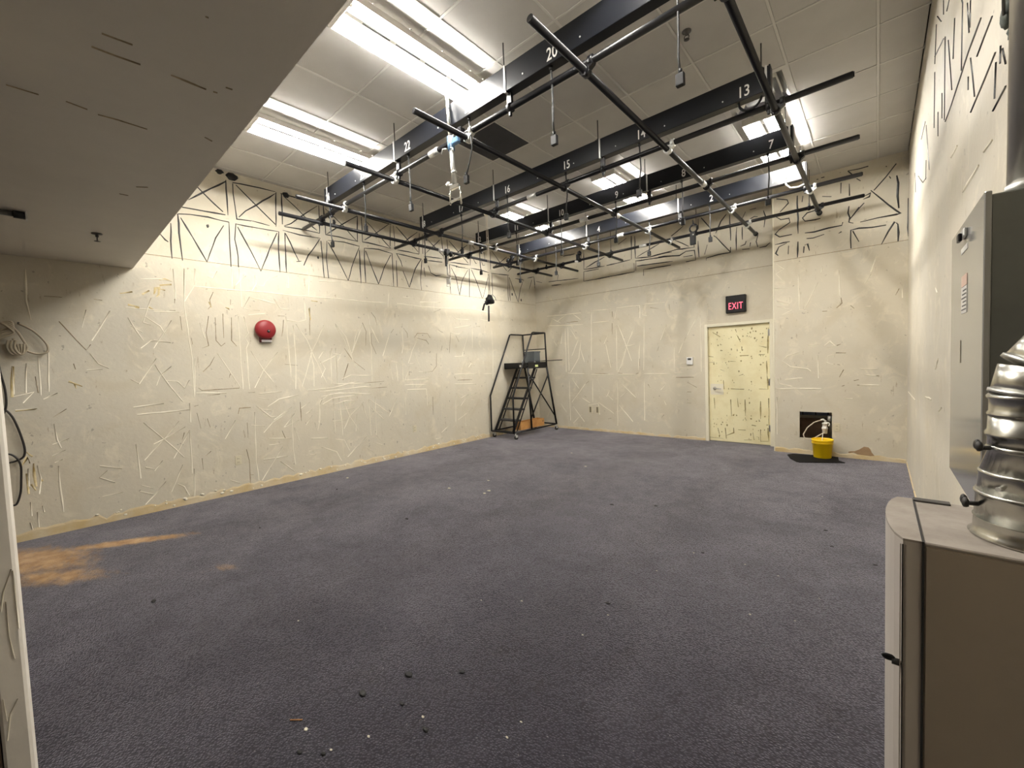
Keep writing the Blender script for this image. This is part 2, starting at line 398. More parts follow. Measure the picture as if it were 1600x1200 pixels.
# ------------------------------------------------------------------ glue beads, measured in wall coordinates (metres)
BLACK_LEFT=[[[(1.665,3.92),(1.658,3.709),(1.66,3.493)],[(1.266,3.572),(1.419,3.705),(1.665,3.907)],[(1.366,3.748),(1.609,3.518)],[(1.206,3.473),(1.406,3.481),(1.634,3.487)]],
[[(1.737,3.903),(1.734,3.768),(1.742,3.616),(1.752,3.463),(1.913,3.481)],[(1.913,3.481),(2.127,3.469)],[(1.732,3.914),(1.835,3.925),(2.049,3.935),(2.225,3.937)],[(2.237,3.934),(2.21,3.473)],[(1.77,3.893),(1.986,3.691),(2.205,3.5)],[(2.223,3.91),(1.987,3.704),(1.861,3.594),(1.78,3.496)]],
[[(1.087,3.268),(1.077,3.06),(1.072,2.859)],[(0.988,3.118),(1.031,3.063),(1.053,3.049)]],
[[(1.16,3.385),(1.159,3.171),(1.167,2.982),(1.172,2.857)],[(1.16,3.387),(1.271,3.411),(1.454,3.419),(1.662,3.407)],[(1.666,3.407),(1.658,3.147),(1.657,2.858)],[(1.184,3.349),(1.285,3.149),(1.406,2.882)],[(1.606,3.351),(1.513,3.182),(1.405,2.87)]],
[[(1.737,3.406),(1.718,3.21),(1.739,2.994),(1.737,2.863)],[(1.729,3.404),(1.838,3.398),(1.993,3.406),(2.245,3.412)],[(2.242,3.411),(2.225,3.186),(2.222,2.866)],[(1.755,3.367),(1.89,3.086),(1.988,2.847)],[(2.218,3.392),(2.115,3.166),(2.04,2.963),(1.988,2.847)]],
[[(2.307,3.937),(2.298,3.688),(2.293,3.522)],[(2.296,3.936),(2.483,3.931),(2.823,3.936)],[(2.328,3.913),(2.475,3.803),(2.61,3.679),(2.702,3.576),(2.755,3.538)],[(2.783,3.894),(2.589,3.722),(2.403,3.558),(2.309,3.502)],[(2.32,3.498),(2.516,3.511),(2.798,3.503)],[(2.806,3.9),(2.798,3.509)]],
[[(2.873,3.917),(2.88,3.704),(2.881,3.507)],[(2.9,3.93),(3.393,3.916)],[(2.897,3.885),(3.004,3.81),(3.166,3.691),(3.368,3.5)],[(3.399,3.897),(3.169,3.731),(2.901,3.518)],[(2.881,3.507),(3.087,3.511),(3.383,3.503)],[(3.398,3.891),(3.386,3.686),(3.382,3.496)]],
[[(3.462,3.899),(3.468,3.703),(3.46,3.511)],[(3.48,3.91),(3.999,3.904)],[(3.551,3.845),(3.713,3.714),(3.967,3.501)],[(3.949,3.893),(3.68,3.679),(3.504,3.547)],[(3.464,3.512),(3.67,3.517),(3.967,3.501)],[(3.981,3.886),(3.961,3.536)]],
[[(2.32,3.41),(2.31,3.147),(2.305,2.872)],[(2.326,3.405),(2.376,3.302),(2.483,3.049)],[(2.442,3.043),(2.513,3.06)],[(2.793,3.42),(2.616,3.163),(2.54,3.003)],[(2.294,3.44),(2.511,3.425),(2.806,3.435)],[(2.81,3.398),(2.814,3.146),(2.826,2.868)]],
[[(2.895,3.415),(2.874,3.168),(2.889,2.87)],[(2.914,3.399),(3.04,3.183),(3.191,2.875)],[(3.4,3.418),(3.29,3.17),(3.191,2.875)],[(2.909,3.428),(3.152,3.452),(3.408,3.433)],[(3.404,3.378),(3.401,3.079),(3.4,2.86)]],
[[(3.489,3.421),(3.481,3.159),(3.482,2.877)],[(3.509,3.383),(3.615,3.11),(3.708,2.883)],[(3.961,3.399),(3.824,3.169),(3.708,2.883)],[(3.489,3.421),(3.744,3.446),(3.987,3.425)],[(3.987,3.425),(3.989,3.164),(3.988,2.873)]],
[[(4.066,3.322),(4.061,3.101),(4.057,2.88)],[(4.074,3.438),(4.149,3.32),(4.175,3.237)],[(4.181,3.168),(4.301,2.9)],[(4.572,3.415),(4.44,3.24),(4.301,2.9)],[(4.064,3.436),(4.343,3.431),(4.583,3.426)],[(4.594,3.409),(4.539,3.055),(4.551,2.873)]],
[[(4.041,3.887),(4.049,3.683),(4.048,3.511)],[(4.091,3.889),(4.524,3.543)],[(4.522,3.885),(4.252,3.671),(4.08,3.534)],[(4.098,3.503),(4.533,3.508)],[(4.561,3.875),(4.539,3.509)]],
[[(4.726,3.338),(4.777,3.215),(4.893,3.175),(5.003,3.199)],[(4.632,3.287),(4.645,3.123)],[(4.674,3.422),(5.054,3.445)]],
[[(4.632,3.872),(4.623,3.524)],[(4.742,3.803),(5.086,3.565)],[(5.017,3.847),(4.657,3.52)],[(4.644,3.49),(5.058,3.512)],[(5.056,3.903),(5.095,3.509)]],
[[(5.229,3.433),(5.222,2.887)],[(5.264,3.38),(5.371,3.219),(5.449,2.88)],[(5.691,3.393),(5.527,3.159),(5.449,2.88)],[(5.229,3.433),(5.462,3.42),(5.707,3.422)],[(5.735,3.43),(5.708,2.865)]],
[[(5.192,3.892),(5.206,3.701),(5.206,3.488)],[(5.242,3.872),(5.713,3.528)],[(5.706,3.882),(5.424,3.681),(5.26,3.536)],[(5.257,3.477),(5.739,3.502)],[(5.778,3.926),(5.767,3.496)]],
[[(5.791,3.417),(5.947,3.148),(6.064,2.877)],[(6.276,3.391),(6.166,3.089),(6.079,2.879)],[(5.764,3.444),(6.052,3.445),(6.293,3.426)],[(6.293,3.426),(6.272,3.058)]],
[[(5.847,3.898),(5.901,3.846)],[(5.86,3.633),(5.913,3.559),(5.942,3.564)],[(6.065,3.667),(6.118,3.549),(6.179,3.569)],[(6.164,3.831),(6.186,3.686)]],
[[(6.398,3.893),(6.626,3.703),(6.85,3.548)],[(6.867,3.842),(6.425,3.552)],[(6.349,3.863),(6.344,3.497)]],
[[(6.37,3.415),(6.376,2.983)],[(6.339,3.421),(6.913,3.455)],[(6.878,3.439),(6.863,2.896)]],
[[(6.911,3.421),(6.932,2.902)],[(6.928,3.412),(7.197,2.891)],[(7.41,3.416),(7.287,3.191),(7.197,2.891)],[(7.12,3.414),(7.41,3.416)],[(6.988,3.862),(7.138,3.727)],[(7.101,3.698),(6.883,3.53)]],
[[(7.564,3.483),(7.8,3.538),(7.824,3.274)],[(7.717,3.455),(7.607,3.226)],[(7.435,3.843),(7.461,3.658)]]]
BLACK_BACK=[[[(-4.795,3.868),(-4.803,3.645)],[(-4.731,3.855),(-4.737,3.48),(-4.538,3.464),(-4.244,3.46)],[(-4.238,3.645),(-4.677,3.509)],[(-4.2,3.462),(-3.963,3.466),(-3.673,3.477)],[(-3.641,3.928),(-3.653,3.483)]],
[[(-3.572,3.912),(-3.572,3.486)],[(-3.572,3.486),(-3.282,3.456),(-2.968,3.474),(-2.861,3.461)],[(-3.532,3.506),(-3.091,3.659)]],
[[(-4.739,3.429),(-4.379,3.426)],[(-4.739,3.419),(-4.746,3.226),(-4.363,3.224),(-4.164,3.221),(-3.864,3.228),(-3.599,3.23)],[(-3.595,3.397),(-3.599,3.23)]],
[[(-3.554,3.427),(-3.569,3.243)],[(-3.574,3.43),(-3.097,3.402),(-2.741,3.375)],[(-3.537,3.33),(-3.229,3.31),(-2.847,3.291)]],
[[(-3.402,3.241),(-3.137,3.23),(-2.884,3.228)],[(-3.402,3.241),(-3.415,3.124)]],
[[(-6.032,3.431),(-5.865,3.371)],[(-6.318,3.568),(-6.085,3.53),(-6.079,3.349)],[(-5.4,3.48),(-5.431,3.357)],[(-5.255,3.857),(-4.954,3.849)],[(-3.921,3.831),(-3.743,3.914)],[(-5.595,3.264),(-5.331,3.245)],[(-5.672,3.363),(-4.876,3.309)],[(-6.128,3.221),(-6.082,2.967)],[(-6.219,3.144),(-6.177,3.104)]],
[[(-2.465,3.609),(-2.46,3.463),(-2.767,3.486),(-2.988,3.473),(-3.146,3.471)],[(-3.111,3.421),(-2.887,3.394),(-2.72,3.369),(-2.604,3.42),(-2.461,3.406),(-2.44,3.232),(-2.608,3.231)],[(-2.655,3.331),(-2.494,3.324)]],
[[(-2.389,3.945),(-2.385,3.767)],[(-2.335,3.947),(-2.18,3.718)],[(-1.929,3.903),(-2.016,3.802),(-2.107,3.622)],[(-1.879,3.875),(-1.87,3.445)],[(-2.797,3.659),(-2.555,3.499)],[(-2.863,3.749),(-2.645,3.879)]],
[[(-2.396,3.562),(-2.385,3.27)],[(-2.244,3.456),(-2.292,3.299)],[(-2.137,3.59),(-2.093,3.557),(-1.993,3.41),(-1.873,3.253)],[(-1.872,3.338),(-1.873,3.253)],[(-1.873,3.253),(-2.068,3.254),(-2.262,3.23),(-2.263,3.19)]],
[[(-1.777,3.651),(-1.786,3.441),(-1.788,3.267)],[(-1.695,3.631),(-1.69,3.419)],[(-1.636,3.392),(-1.657,3.337),(-1.725,3.322)],[(-1.576,3.349),(-1.583,3.284)],[(-1.699,3.263),(-1.59,3.248)],[(-1.469,3.444),(-1.49,3.345),(-1.471,3.252)],[(-1.445,3.239),(-1.354,3.242),(-1.296,3.288)]],
[[(-1.638,3.863),(-1.693,3.766)],[(-1.577,3.884),(-1.491,3.883)],[(-1.572,3.735),(-1.519,3.758),(-1.466,3.737)],[(-1.388,3.818),(-1.363,3.725),(-1.384,3.548)]]]
BLACK_PIER=[[[(-1.151,3.833),(-1.017,3.78),(-0.998,3.73),(-1.107,3.627)],[(-1.153,3.564),(-1.095,3.511),(-0.993,3.508),(-0.981,3.445),(-1.122,3.361),(-1.168,3.312),(-1.11,3.26),(-0.957,3.262)]],
[[(-1.176,3.155),(-1.072,3.162),(-0.983,3.165)],[(-1.021,3.151),(-1.124,3.113),(-1.163,3.023),(-1.131,2.986)],[(-1.002,3.11),(-1.003,2.983)],[(-0.883,3.143),(-0.89,2.909)],[(-0.81,3.054),(-0.816,2.967)],[(-0.804,3.074),(-0.773,3.082),(-0.744,2.982)]],
[[(-0.892,3.802),(-0.884,3.479),(-0.882,3.252)],[(-0.665,3.537),(-0.772,3.523),(-0.826,3.465),(-0.796,3.413),(-0.677,3.405),(-0.619,3.404)],[(-0.831,3.698),(-0.819,3.781)],[(-0.595,3.708),(-0.492,3.672)]],
[[(-0.803,3.248),(-0.689,3.236),(-0.538,3.25),(-0.381,3.253),(-0.37,3.292)],[(-0.779,3.163),(-0.701,3.153),(-0.573,3.173)],[(-0.415,3.15),(-0.381,3.17)]],
[[(-0.39,3.834),(-0.392,3.684)],[(-0.299,3.792),(-0.294,3.628)],[(-0.316,3.967),(-0.199,3.955),(-0.1,3.962)],[(-0.316,3.967),(-0.267,3.904)],[(-0.22,3.835),(-0.183,3.79)],[(-0.664,3.962),(-0.64,3.962)],[(-0.606,3.972),(-0.571,3.968)]],
[[(0.168,3.897),(0.076,3.767),(-0.043,3.627)],[(-0.074,3.636),(0.028,3.494),(0.175,3.304),(0.219,3.253),(0.176,3.252),(-0.002,3.259),(-0.187,3.246)],[(0.178,3.747),(0.193,3.652),(0.189,3.487),(0.199,3.323)],[(0.071,3.898),(0.086,3.89)],[(0.106,3.757),(0.121,3.727)]],
[[(-0.305,3.494),(-0.31,3.4),(-0.294,3.341),(-0.305,3.275),(-0.256,3.25)],[(-0.146,3.491),(-0.283,3.325)],[(-0.198,3.451),(-0.294,3.314)],[(-0.135,3.581),(-0.074,3.603),(-0.094,3.556),(-0.156,3.54)]],
[[(-0.283,2.914),(-0.283,3.161),(-0.198,3.167),(-0.063,3.148),(0.078,3.146)],[(-0.262,3.142),(-0.198,2.984)],[(0.029,2.901),(0.098,3.056),(0.157,3.166),(0.191,3.125),(0.196,2.903)],[(0.289,3.432),(0.29,3.177),(0.287,2.948)]]]
BLACK_RIGHT=[[[(3.685,3.568),(3.677,3.48)],[(3.413,3.402),(3.518,3.405)],[(2.928,3.108),(2.901,3.078),(2.915,2.786)],[(2.758,2.992),(2.704,2.841)],[(2.673,2.953),(2.684,2.849)],[(3.173,3.171),(3.216,2.989)]],
[[(2.422,2.737),(2.698,2.765),(3.26,2.783),(3.538,2.804)],[(2.209,2.619),(2.498,2.636)],[(2.146,2.469),(2.338,2.47),(2.633,2.48)],[(2.131,2.428),(2.147,2.318)],[(1.984,2.284),(2.17,2.291)],[(2.062,2.447),(2.069,2.392)],[(2.038,2.424),(1.989,2.352)],[(2.709,2.659),(2.705,2.603)],[(2.652,2.709),(2.54,2.503)]],
[[(3.429,3.2),(3.254,2.854)],[(3.583,3.301),(3.579,2.83)],[(3.719,3.047),(3.705,2.89)],[(4.175,3.391),(4.193,3.024)],[(3.939,3.026),(3.925,2.869)],[(4.097,3.664),(4.18,3.446)],[(4.185,3.502),(3.664,3.336)],[(4.05,3.688),(3.804,3.512)]],
[[(4.936,3.366),(5.355,3.38)],[(4.855,3.308),(4.532,2.851)],[(4.826,3.02),(4.841,2.873)],[(5.726,3.171),(5.133,2.934),(4.811,2.877)],[(6.206,3.352),(6.057,3.112)]]]
DARK_LEFT=[[(0.149,2.097),(0.204,2.005),(0.323,1.813),(0.359,1.872)],[(0.067,2.337),(0.185,2.337)],[(0.41,2.338),(0.471,2.334)],[(0.224,1.678),(0.234,1.619)],[(0.054,1.154),(0.149,1.226)],[(-0.037,1.561),(-0.027,1.4)],[(1.447,2.522),(1.409,2.426),(1.417,2.35),(1.383,2.308)],[(1.563,2.345),(1.608,2.317)],[(1.623,2.446),(1.619,2.382)],[(1.199,1.957),(1.207,1.882)],[(1.071,2.403),(1.068,2.351)],[(1.017,2.267),(1.069,2.27)],[(2.16,2.275),(2.249,2.277)],[(2.23,2.224),(2.21,2.084),(2.192,1.997)],[(1.384,2.224),(1.346,2.022),(1.363,1.868),(1.297,1.837)],[(1.448,2.212),(1.444,1.931),(1.493,1.861),(1.536,1.901)],[(1.623,2.223),(1.606,1.934),(1.657,1.862)],[(1.531,2.264),(1.526,1.964)],[(1.413,1.728),(1.362,1.635),(1.287,1.553)],[(1.567,1.518),(1.551,1.471)],[(1.231,1.364),(1.267,1.331),(1.654,1.335)],[(1.314,1.265),(1.444,1.271)],[(1.181,1.147),(1.219,1.158)],[(1.201,1.068),(1.214,0.967)],[(2.21,1.622),(2.376,1.6)],[(1.75,1.271),(1.823,1.266)],[(2.38,1.088),(2.381,0.817)],[(3.115,1.61),(3.019,1.36)],[(2.591,2.425),(2.567,2.024)],[(1.112,2.207),(1.114,2.044)],[(1.62,1.004),(1.638,1.076),(1.709,1.077),(1.767,1.071)],[(3.385,2.247),(3.442,2.109),(3.418,1.886)],[(3.529,2.091),(3.52,1.928),(3.6,1.753)],[(3.549,2.418),(3.612,2.34),(3.639,2.218)],[(3.944,2.168),(3.891,2.103)],[(4.133,2.197),(4.205,2.113),(4.213,2.025)],[(4.345,2.028),(4.417,2.108),(4.639,2.115),(4.692,2.036)],[(4.399,2.029),(4.604,1.988),(4.656,1.92)],[(4.964,1.899),(4.928,1.804)],[(4.821,1.757),(4.807,1.523),(4.714,1.432),(4.599,1.425)],[(3.068,1.844),(3.2,1.647),(3.384,1.502)],[(3.114,1.59),(3.019,1.36)],[(3.372,1.3),(3.712,1.302)],[(3.522,1.209),(3.754,1.204)],[(5.225,1.315),(5.255,1.264)],[(5.302,1.237),(5.689,1.229)],[(4.687,0.967),(4.682,0.639)],[(4.876,2.193),(4.993,2.138)],[(5.303,2.098),(5.378,1.977)],[(3.984,2.426),(3.98,2.362)],[(4.806,2.504),(4.958,2.573)],[(5.857,2.294),(5.965,2.298)],[(5.179,2.143),(5.125,1.756)],[(1.201,1.068),(1.227,0.873)],[(1.297,0.987),(1.322,0.875)],[(1.712,0.886),(1.715,0.687)],[(1.685,0.542),(1.712,0.387),(1.704,0.071)],[(2.123,0.719),(2.158,0.608),(2.231,0.596)],[(1.312,0.586),(1.251,0.535)],[(1.218,0.518),(1.222,0.377)],[(1.066,0.85),(1.043,0.763)],[(1.701,0.209),(1.744,0.199)],[(2.694,1.106),(2.652,1.026)]]
CREAM_LEFT=[[(-0.035,2.584),(-0.05,2.281),(-0.033,2.1)],[(-0.005,1.757),(-0.012,1.374)],[(0.062,1.844),(0.04,1.407)],[(-0.173,1.663),(-0.177,1.399)],[(-0.086,1.685),(-0.103,1.405)],[(-0.179,1.375),(-0.059,1.408),(-0.128,1.31)],[(0.002,1.335),(0.098,1.39)],[(-0.179,1.248),(-0.044,1.252)],[(0.343,2.225),(0.305,2.041)],[(0.523,2.224),(0.37,1.912)],[(0.344,1.78),(0.403,1.674),(0.476,1.618)],[(0.315,1.61),(0.428,1.613)],[(1.027,2.151),(0.9,1.921),(0.851,1.835)],[(0.866,1.72),(0.768,1.545),(0.709,1.442)],[(0.639,1.501),(0.709,1.442)],[(0.743,1.834),(0.834,1.92),(1.001,1.901)],[(0.862,2.39),(0.795,2.173),(0.781,2.116),(0.844,2.091)],[(0.796,2.188),(0.921,2.08),(0.961,1.995)],[(0.659,2.165),(0.713,2.03),(0.769,1.919)],[(0.675,2.083),(0.764,2.01)],[(0.996,1.63),(0.887,1.518),(0.853,1.418)],[(0.85,1.649),(0.97,1.396),(1.076,1.21)],[(0.929,1.472),(1.043,1.451),(1.098,1.373),(1.151,1.46)],[(0.642,1.194),(0.902,1.211)],[(0.668,1.107),(1.13,1.114)],[(1.074,2.746),(1.08,2.455)],[(1.279,2.776),(1.267,2.579),(1.158,2.373)],[(1.181,2.761),(1.154,2.314),(1.191,1.716),(1.188,1.26)],[(0.789,2.593),(0.942,2.612),(1.054,2.598)],[(0.645,2.274),(0.988,2.257)],[(1.074,2.746),(1.082,2.396)],[(1.181,2.761),(1.154,2.403)],[(1.292,2.777),(1.267,2.579)],[(1.254,2.57),(1.63,2.565),(1.992,2.579),(2.308,2.569),(2.564,2.576),(3.071,2.578)],[(1.66,2.831),(1.653,2.608)],[(1.737,2.842),(1.743,2.359)],[(2.614,2.97),(2.582,2.587)],[(2.329,2.929),(2.322,2.666),(2.28,2.662)],[(1.502,2.777),(1.451,2.685),(1.4,2.701)],[(1.811,2.764),(1.751,2.716),(1.69,2.636)],[(1.914,2.786),(1.922,2.671),(1.872,2.583)],[(2.192,2.815),(2.047,2.737),(2.011,2.657),(1.951,2.658)],[(2.74,2.814),(3.067,2.845)],[(1.838,2.498),(1.757,2.344),(1.947,2.333)],[(1.838,2.498),(2.015,2.465),(2.169,2.427)],[(2.126,2.5),(2.198,2.377),(2.312,2.368)],[(2.306,2.534),(2.314,2.404)],[(1.81,2.266),(2.005,2.296),(2.008,2.338)],[(2.518,2.545),(2.526,2.24),(2.421,2.207),(2.271,2.226)],[(2.265,2.269),(2.266,2.016),(2.281,1.435)],[(1.758,2.239),(1.774,2.15),(1.796,2.036),(1.756,1.97),(1.788,1.905),(1.762,1.839),(1.761,1.46),(1.767,1.311)],[(1.694,2.243),(1.69,1.708),(1.695,1.316)],[(1.811,1.806),(1.945,1.553),(2.059,1.377)],[(2.131,1.788),(1.945,1.553),(1.826,1.324)],[(2.35,2.16),(2.356,1.699),(2.331,1.272)],[(2.385,2.179),(2.527,1.951),(2.603,1.732),(2.764,1.336)],[(2.777,2.179),(2.589,1.805),(2.418,1.302)],[(2.54,1.878),(2.594,1.585),(2.586,1.291)],[(2.674,1.694),(2.735,1.787),(2.783,1.805)],[(2.69,1.657),(2.758,1.543),(2.694,1.415)],[(2.871,1.843),(2.839,1.312)],[(2.929,1.843),(2.936,1.307)],[(2.951,2.206),(3.099,2.019),(3.2,1.647),(3.28,1.566)],[(3.293,2.143),(3.186,1.766)],[(2.886,1.767),(3.002,1.747),(2.957,1.652)],[(1.866,1.246),(2.147,1.25)],[(1.849,1.197),(1.983,1.159)],[(1.962,1.067),(2.109,1.148),(2.36,1.189)],[(2.485,1.243),(2.855,1.254),(3.266,1.327)],[(2.619,0.768),(2.656,1.081),(2.811,1.162),(3.255,1.147)],[(1.827,1.09),(2,0.918),(2.095,0.923)],[(1.855,1.053),(2.005,1.003)],[(2.265,1.028),(2.029,0.879)],[(1.448,1.775),(1.668,1.335)],[(1.215,1.715),(1.188,1.26)],[(1.135,1.189),(1.133,0.962)],[(0.876,2.249),(1.01,2.252),(1.103,2.251)],[(0.856,1.928),(1.001,1.901)],[(1.203,1.305),(1.512,1.281)],[(1.291,2.142),(1.33,1.96)],[(2.744,2.566),(2.857,2.577)],[(2.924,2.583),(3.448,2.582),(3.836,2.595)],[(4.031,2.601),(4.555,2.589),(5.143,2.599),(5.702,2.641),(6.358,2.597)],[(4.504,2.663),(4.965,2.703)],[(3.897,2.821),(3.856,2.523)],[(4.164,2.721),(4.399,2.721)],[(2.949,2.187),(3.075,1.96),(3.199,1.627)],[(3.382,2.207),(3.186,1.766)],[(3.492,2.212),(3.514,1.825),(3.495,1.314)],[(3.514,2.213),(3.656,1.929)],[(3.484,2.454),(3.514,2.213)],[(3.867,2.102),(3.714,1.721)],[(4.108,2.196),(4.115,1.892),(4.082,1.761)],[(4.411,2.007),(4.292,1.805),(4.2,1.584)],[(4.329,1.76),(4.461,1.464)],[(4.226,1.584),(4.332,1.581)],[(3.825,1.593),(3.881,1.314)],[(4.077,1.674),(4.079,1.281)],[(4.224,1.539),(4.105,1.28)],[(3.952,1.676),(3.978,1.287)],[(4.405,1.433),(4.571,1.426)],[(5.261,2.462),(5.322,2.417),(5.723,2.415)],[(5.974,2.441),(6.348,2.422)],[(5.28,2.244),(5.718,2.313)],[(5.21,2.144),(5.37,2.125),(5.505,2.179)],[(6.301,2.286),(6.309,1.75),(6.277,1.212)],[(5.75,2.264),(5.726,1.855)],[(5.248,1.694),(5.579,1.703)],[(5.64,2.158),(5.444,1.704)],[(5.6,1.475),(5.673,1.549),(5.775,1.496)],[(5.228,1.352),(5.837,1.338)],[(5.217,1.168),(5.79,1.133)],[(6.019,1.331),(6.284,1.32)],[(4.106,1.301),(4.62,1.297)],[(4.101,1.225),(4.585,1.195)],[(3,1.38),(3.146,1.432),(3.511,1.405)],[(2.878,1.31),(3.393,1.289)],[(2.663,1.211),(3.051,1.221),(3.368,1.24),(3.522,1.209)],[(2.677,1.135),(2.948,1.171),(3.471,1.11)],[(2.689,1.022),(2.846,1.102),(3.21,1.111)],[(2.851,1.025),(2.854,0.583)],[(2.943,1.094),(2.961,0.723),(2.97,0.527)],[(3.001,1.05),(3.088,0.805),(3.241,0.545)],[(3.332,0.999),(3.088,0.805),(2.995,0.621)],[(3.422,1.032),(3.432,0.455)],[(3.536,1.063),(3.522,0.441)],[(3.433,1.031),(3.596,0.912),(3.776,0.766)],[(3.937,1.008),(3.774,0.724)],[(3.459,0.905),(3.675,0.672)],[(2.86,1.005),(3.041,1.046),(3.184,1.023)],[(2.914,0.923),(3.178,0.914)],[(2.826,0.76),(3.024,0.754)],[(3.215,0.83),(3.177,0.555)],[(3.31,0.981),(3.382,0.729)],[(4.096,1.126),(4.097,0.707)],[(4.148,1.134),(4.552,1.116),(4.563,0.815)],[(4.256,0.958),(4.34,0.792)],[(5.239,0.994),(5.363,0.885),(5.569,0.944)],[(5.569,0.944),(5.354,0.736)],[(5.236,0.945),(5.206,0.43)],[(4.876,0.664),(5.023,0.551)],[(5.273,0.471),(5.584,0.611)],[(5.45,0.651),(5.464,0.32)],[(5.078,0.422),(4.854,0.284)],[(5.637,0.938),(5.779,0.953)],[(5.631,0.836),(5.77,0.798)],[(2.688,1.62),(3.003,1.767)],[(2.849,1.805),(2.839,1.312)],[(2.929,1.843),(2.936,1.307)],[(3.823,1.146),(3.841,1.038)],[(0.054,1.09),(0.07,0.923),(0.091,0.842)],[(0.033,0.884),(0.148,0.929)],[(0.027,0.777),(0.115,0.819)],[(0.039,0.705),(0.092,0.726)],[(0.063,0.668),(0.059,0.463),(0.065,0.204)],[(-0.135,0.685),(-0.137,0.512)],[(-0.077,0.698),(-0.061,0.569),(-0.078,0.422)],[(-0.138,0.363),(-0.138,0.226)],[(-0.1,0.253),(-0.101,0.102)],[(-0.15,0.168),(-0.136,0.063)],[(-0.068,0.306),(-0.056,0.239)],[(0.715,1.017),(0.878,0.805),(1.049,0.566)],[(1.027,0.991),(0.878,0.805),(0.7,0.598)],[(1.082,0.916),(0.878,0.805),(0.786,0.762)],[(1.116,0.873),(0.955,0.57)],[(1.116,0.873),(1.118,0.507),(1.109,0.356)],[(0.852,0.561),(0.779,0.459)],[(1.032,0.479),(0.909,0.192)],[(0.706,0.518),(0.78,0.481)],[(0.638,0.787),(0.654,0.529),(0.656,0.401)],[(0.871,0.321),(0.681,0.107)],[(0.638,0.263),(0.763,0.194)],[(0.652,0.33),(0.756,0.268)],[(0.972,0.267),(1.028,0.222),(1.07,0.105)],[(1.137,0.411),(1.115,0.047)],[(0.348,0.608),(0.51,0.546)],[(0.402,0.549),(0.341,0.488),(0.452,0.407)],[(0.347,0.283),(0.505,0.29)],[(1.588,0.935),(1.464,0.711)],[(1.808,1.008),(1.791,0.607),(1.784,0.373),(1.806,0.114)],[(2.118,0.5),(1.996,0.33),(1.844,0.105)],[(2.075,0.314),(2.246,0.136)],[(2.259,0.922),(2.248,0.459),(2.268,0.221)],[(2.282,0.74),(2.339,0.552)],[(1.952,0.641),(2.24,0.595)],[(1.947,0.555),(2.105,0.541)],[(1.875,0.372),(2.176,0.365)],[(2.51,1.076),(2.383,0.998)],[(2.539,0.963),(2.448,0.918)],[(2.534,0.88),(2.438,0.755)],[(2.652,1.026),(2.639,0.803),(2.593,0.641),(2.564,0.775)],[(2.497,0.553),(2.735,0.525)],[(2.466,0.328),(2.555,0.311)],[(2.451,0.377),(2.522,0.373)],[(2.634,0.409),(2.856,0.293),(2.927,0.143)],[(2.848,0.487),(2.985,0.446),(3.057,0.276)],[(3.206,0.329),(3.03,0.181)],[(2.625,0.26),(2.668,0.195)],[(1.488,0.189),(1.595,0.123)],[(1.226,0.236),(1.234,0.156)],[(2.294,0.936),(2.15,0.759)],[(2.356,0.838),(2.15,0.759)],[(2.229,0.978),(2.011,0.847),(1.896,0.726)],[(1.754,0.848),(1.916,0.808)],[(3.354,0.447),(3.206,0.329),(3.02,0.183)],[(3.522,0.441),(3.631,0.319)],[(3.482,0.333),(3.673,0.238)],[(3.323,0.288),(3.461,0.181)],[(3.997,0.324),(4.013,0.167)],[(4.714,0.187),(4.878,0.184)]]
YELLOW_LEFT=[[(0.887,2.435),(0.908,2.509),(0.936,2.519),(0.926,2.439),(0.913,2.409)],[(0.941,2.605),(0.998,2.62),(1.054,2.598)],[(0.949,2.542),(1.052,2.561)],[(0.667,2.303),(0.76,2.283)],[(0.728,2.281),(0.759,2.269)],[(0.835,2.289),(0.877,2.271)],[(0.789,2.425),(0.857,2.475)],[(0.614,2.421),(0.707,2.445)],[(0.946,2.498),(0.99,2.489)],[(0.216,1.471),(0.231,1.419)],[(0.183,1.499),(0.268,1.442)],[(-0.169,1.663),(-0.19,1.376)],[(-0.189,0.697),(-0.136,0.796),(-0.124,0.732)],[(-0.153,0.64),(-0.149,0.441)],[(-0.1,0.727),(-0.097,0.502)],[(-0.12,0.533),(-0.104,0.466)],[(-0.133,0.845),(-0.104,0.79)],[(-0.061,0.569),(-0.054,0.542)],[(-0.293,0.503),(-0.302,0.481)],[(-0.179,1.242),(-0.052,1.247)],[(1.394,2.394),(1.417,2.334)],[(1.563,2.345),(1.602,2.325)],[(2.614,2.518),(2.704,2.517)],[(2.581,2.406),(2.589,2.243)]]
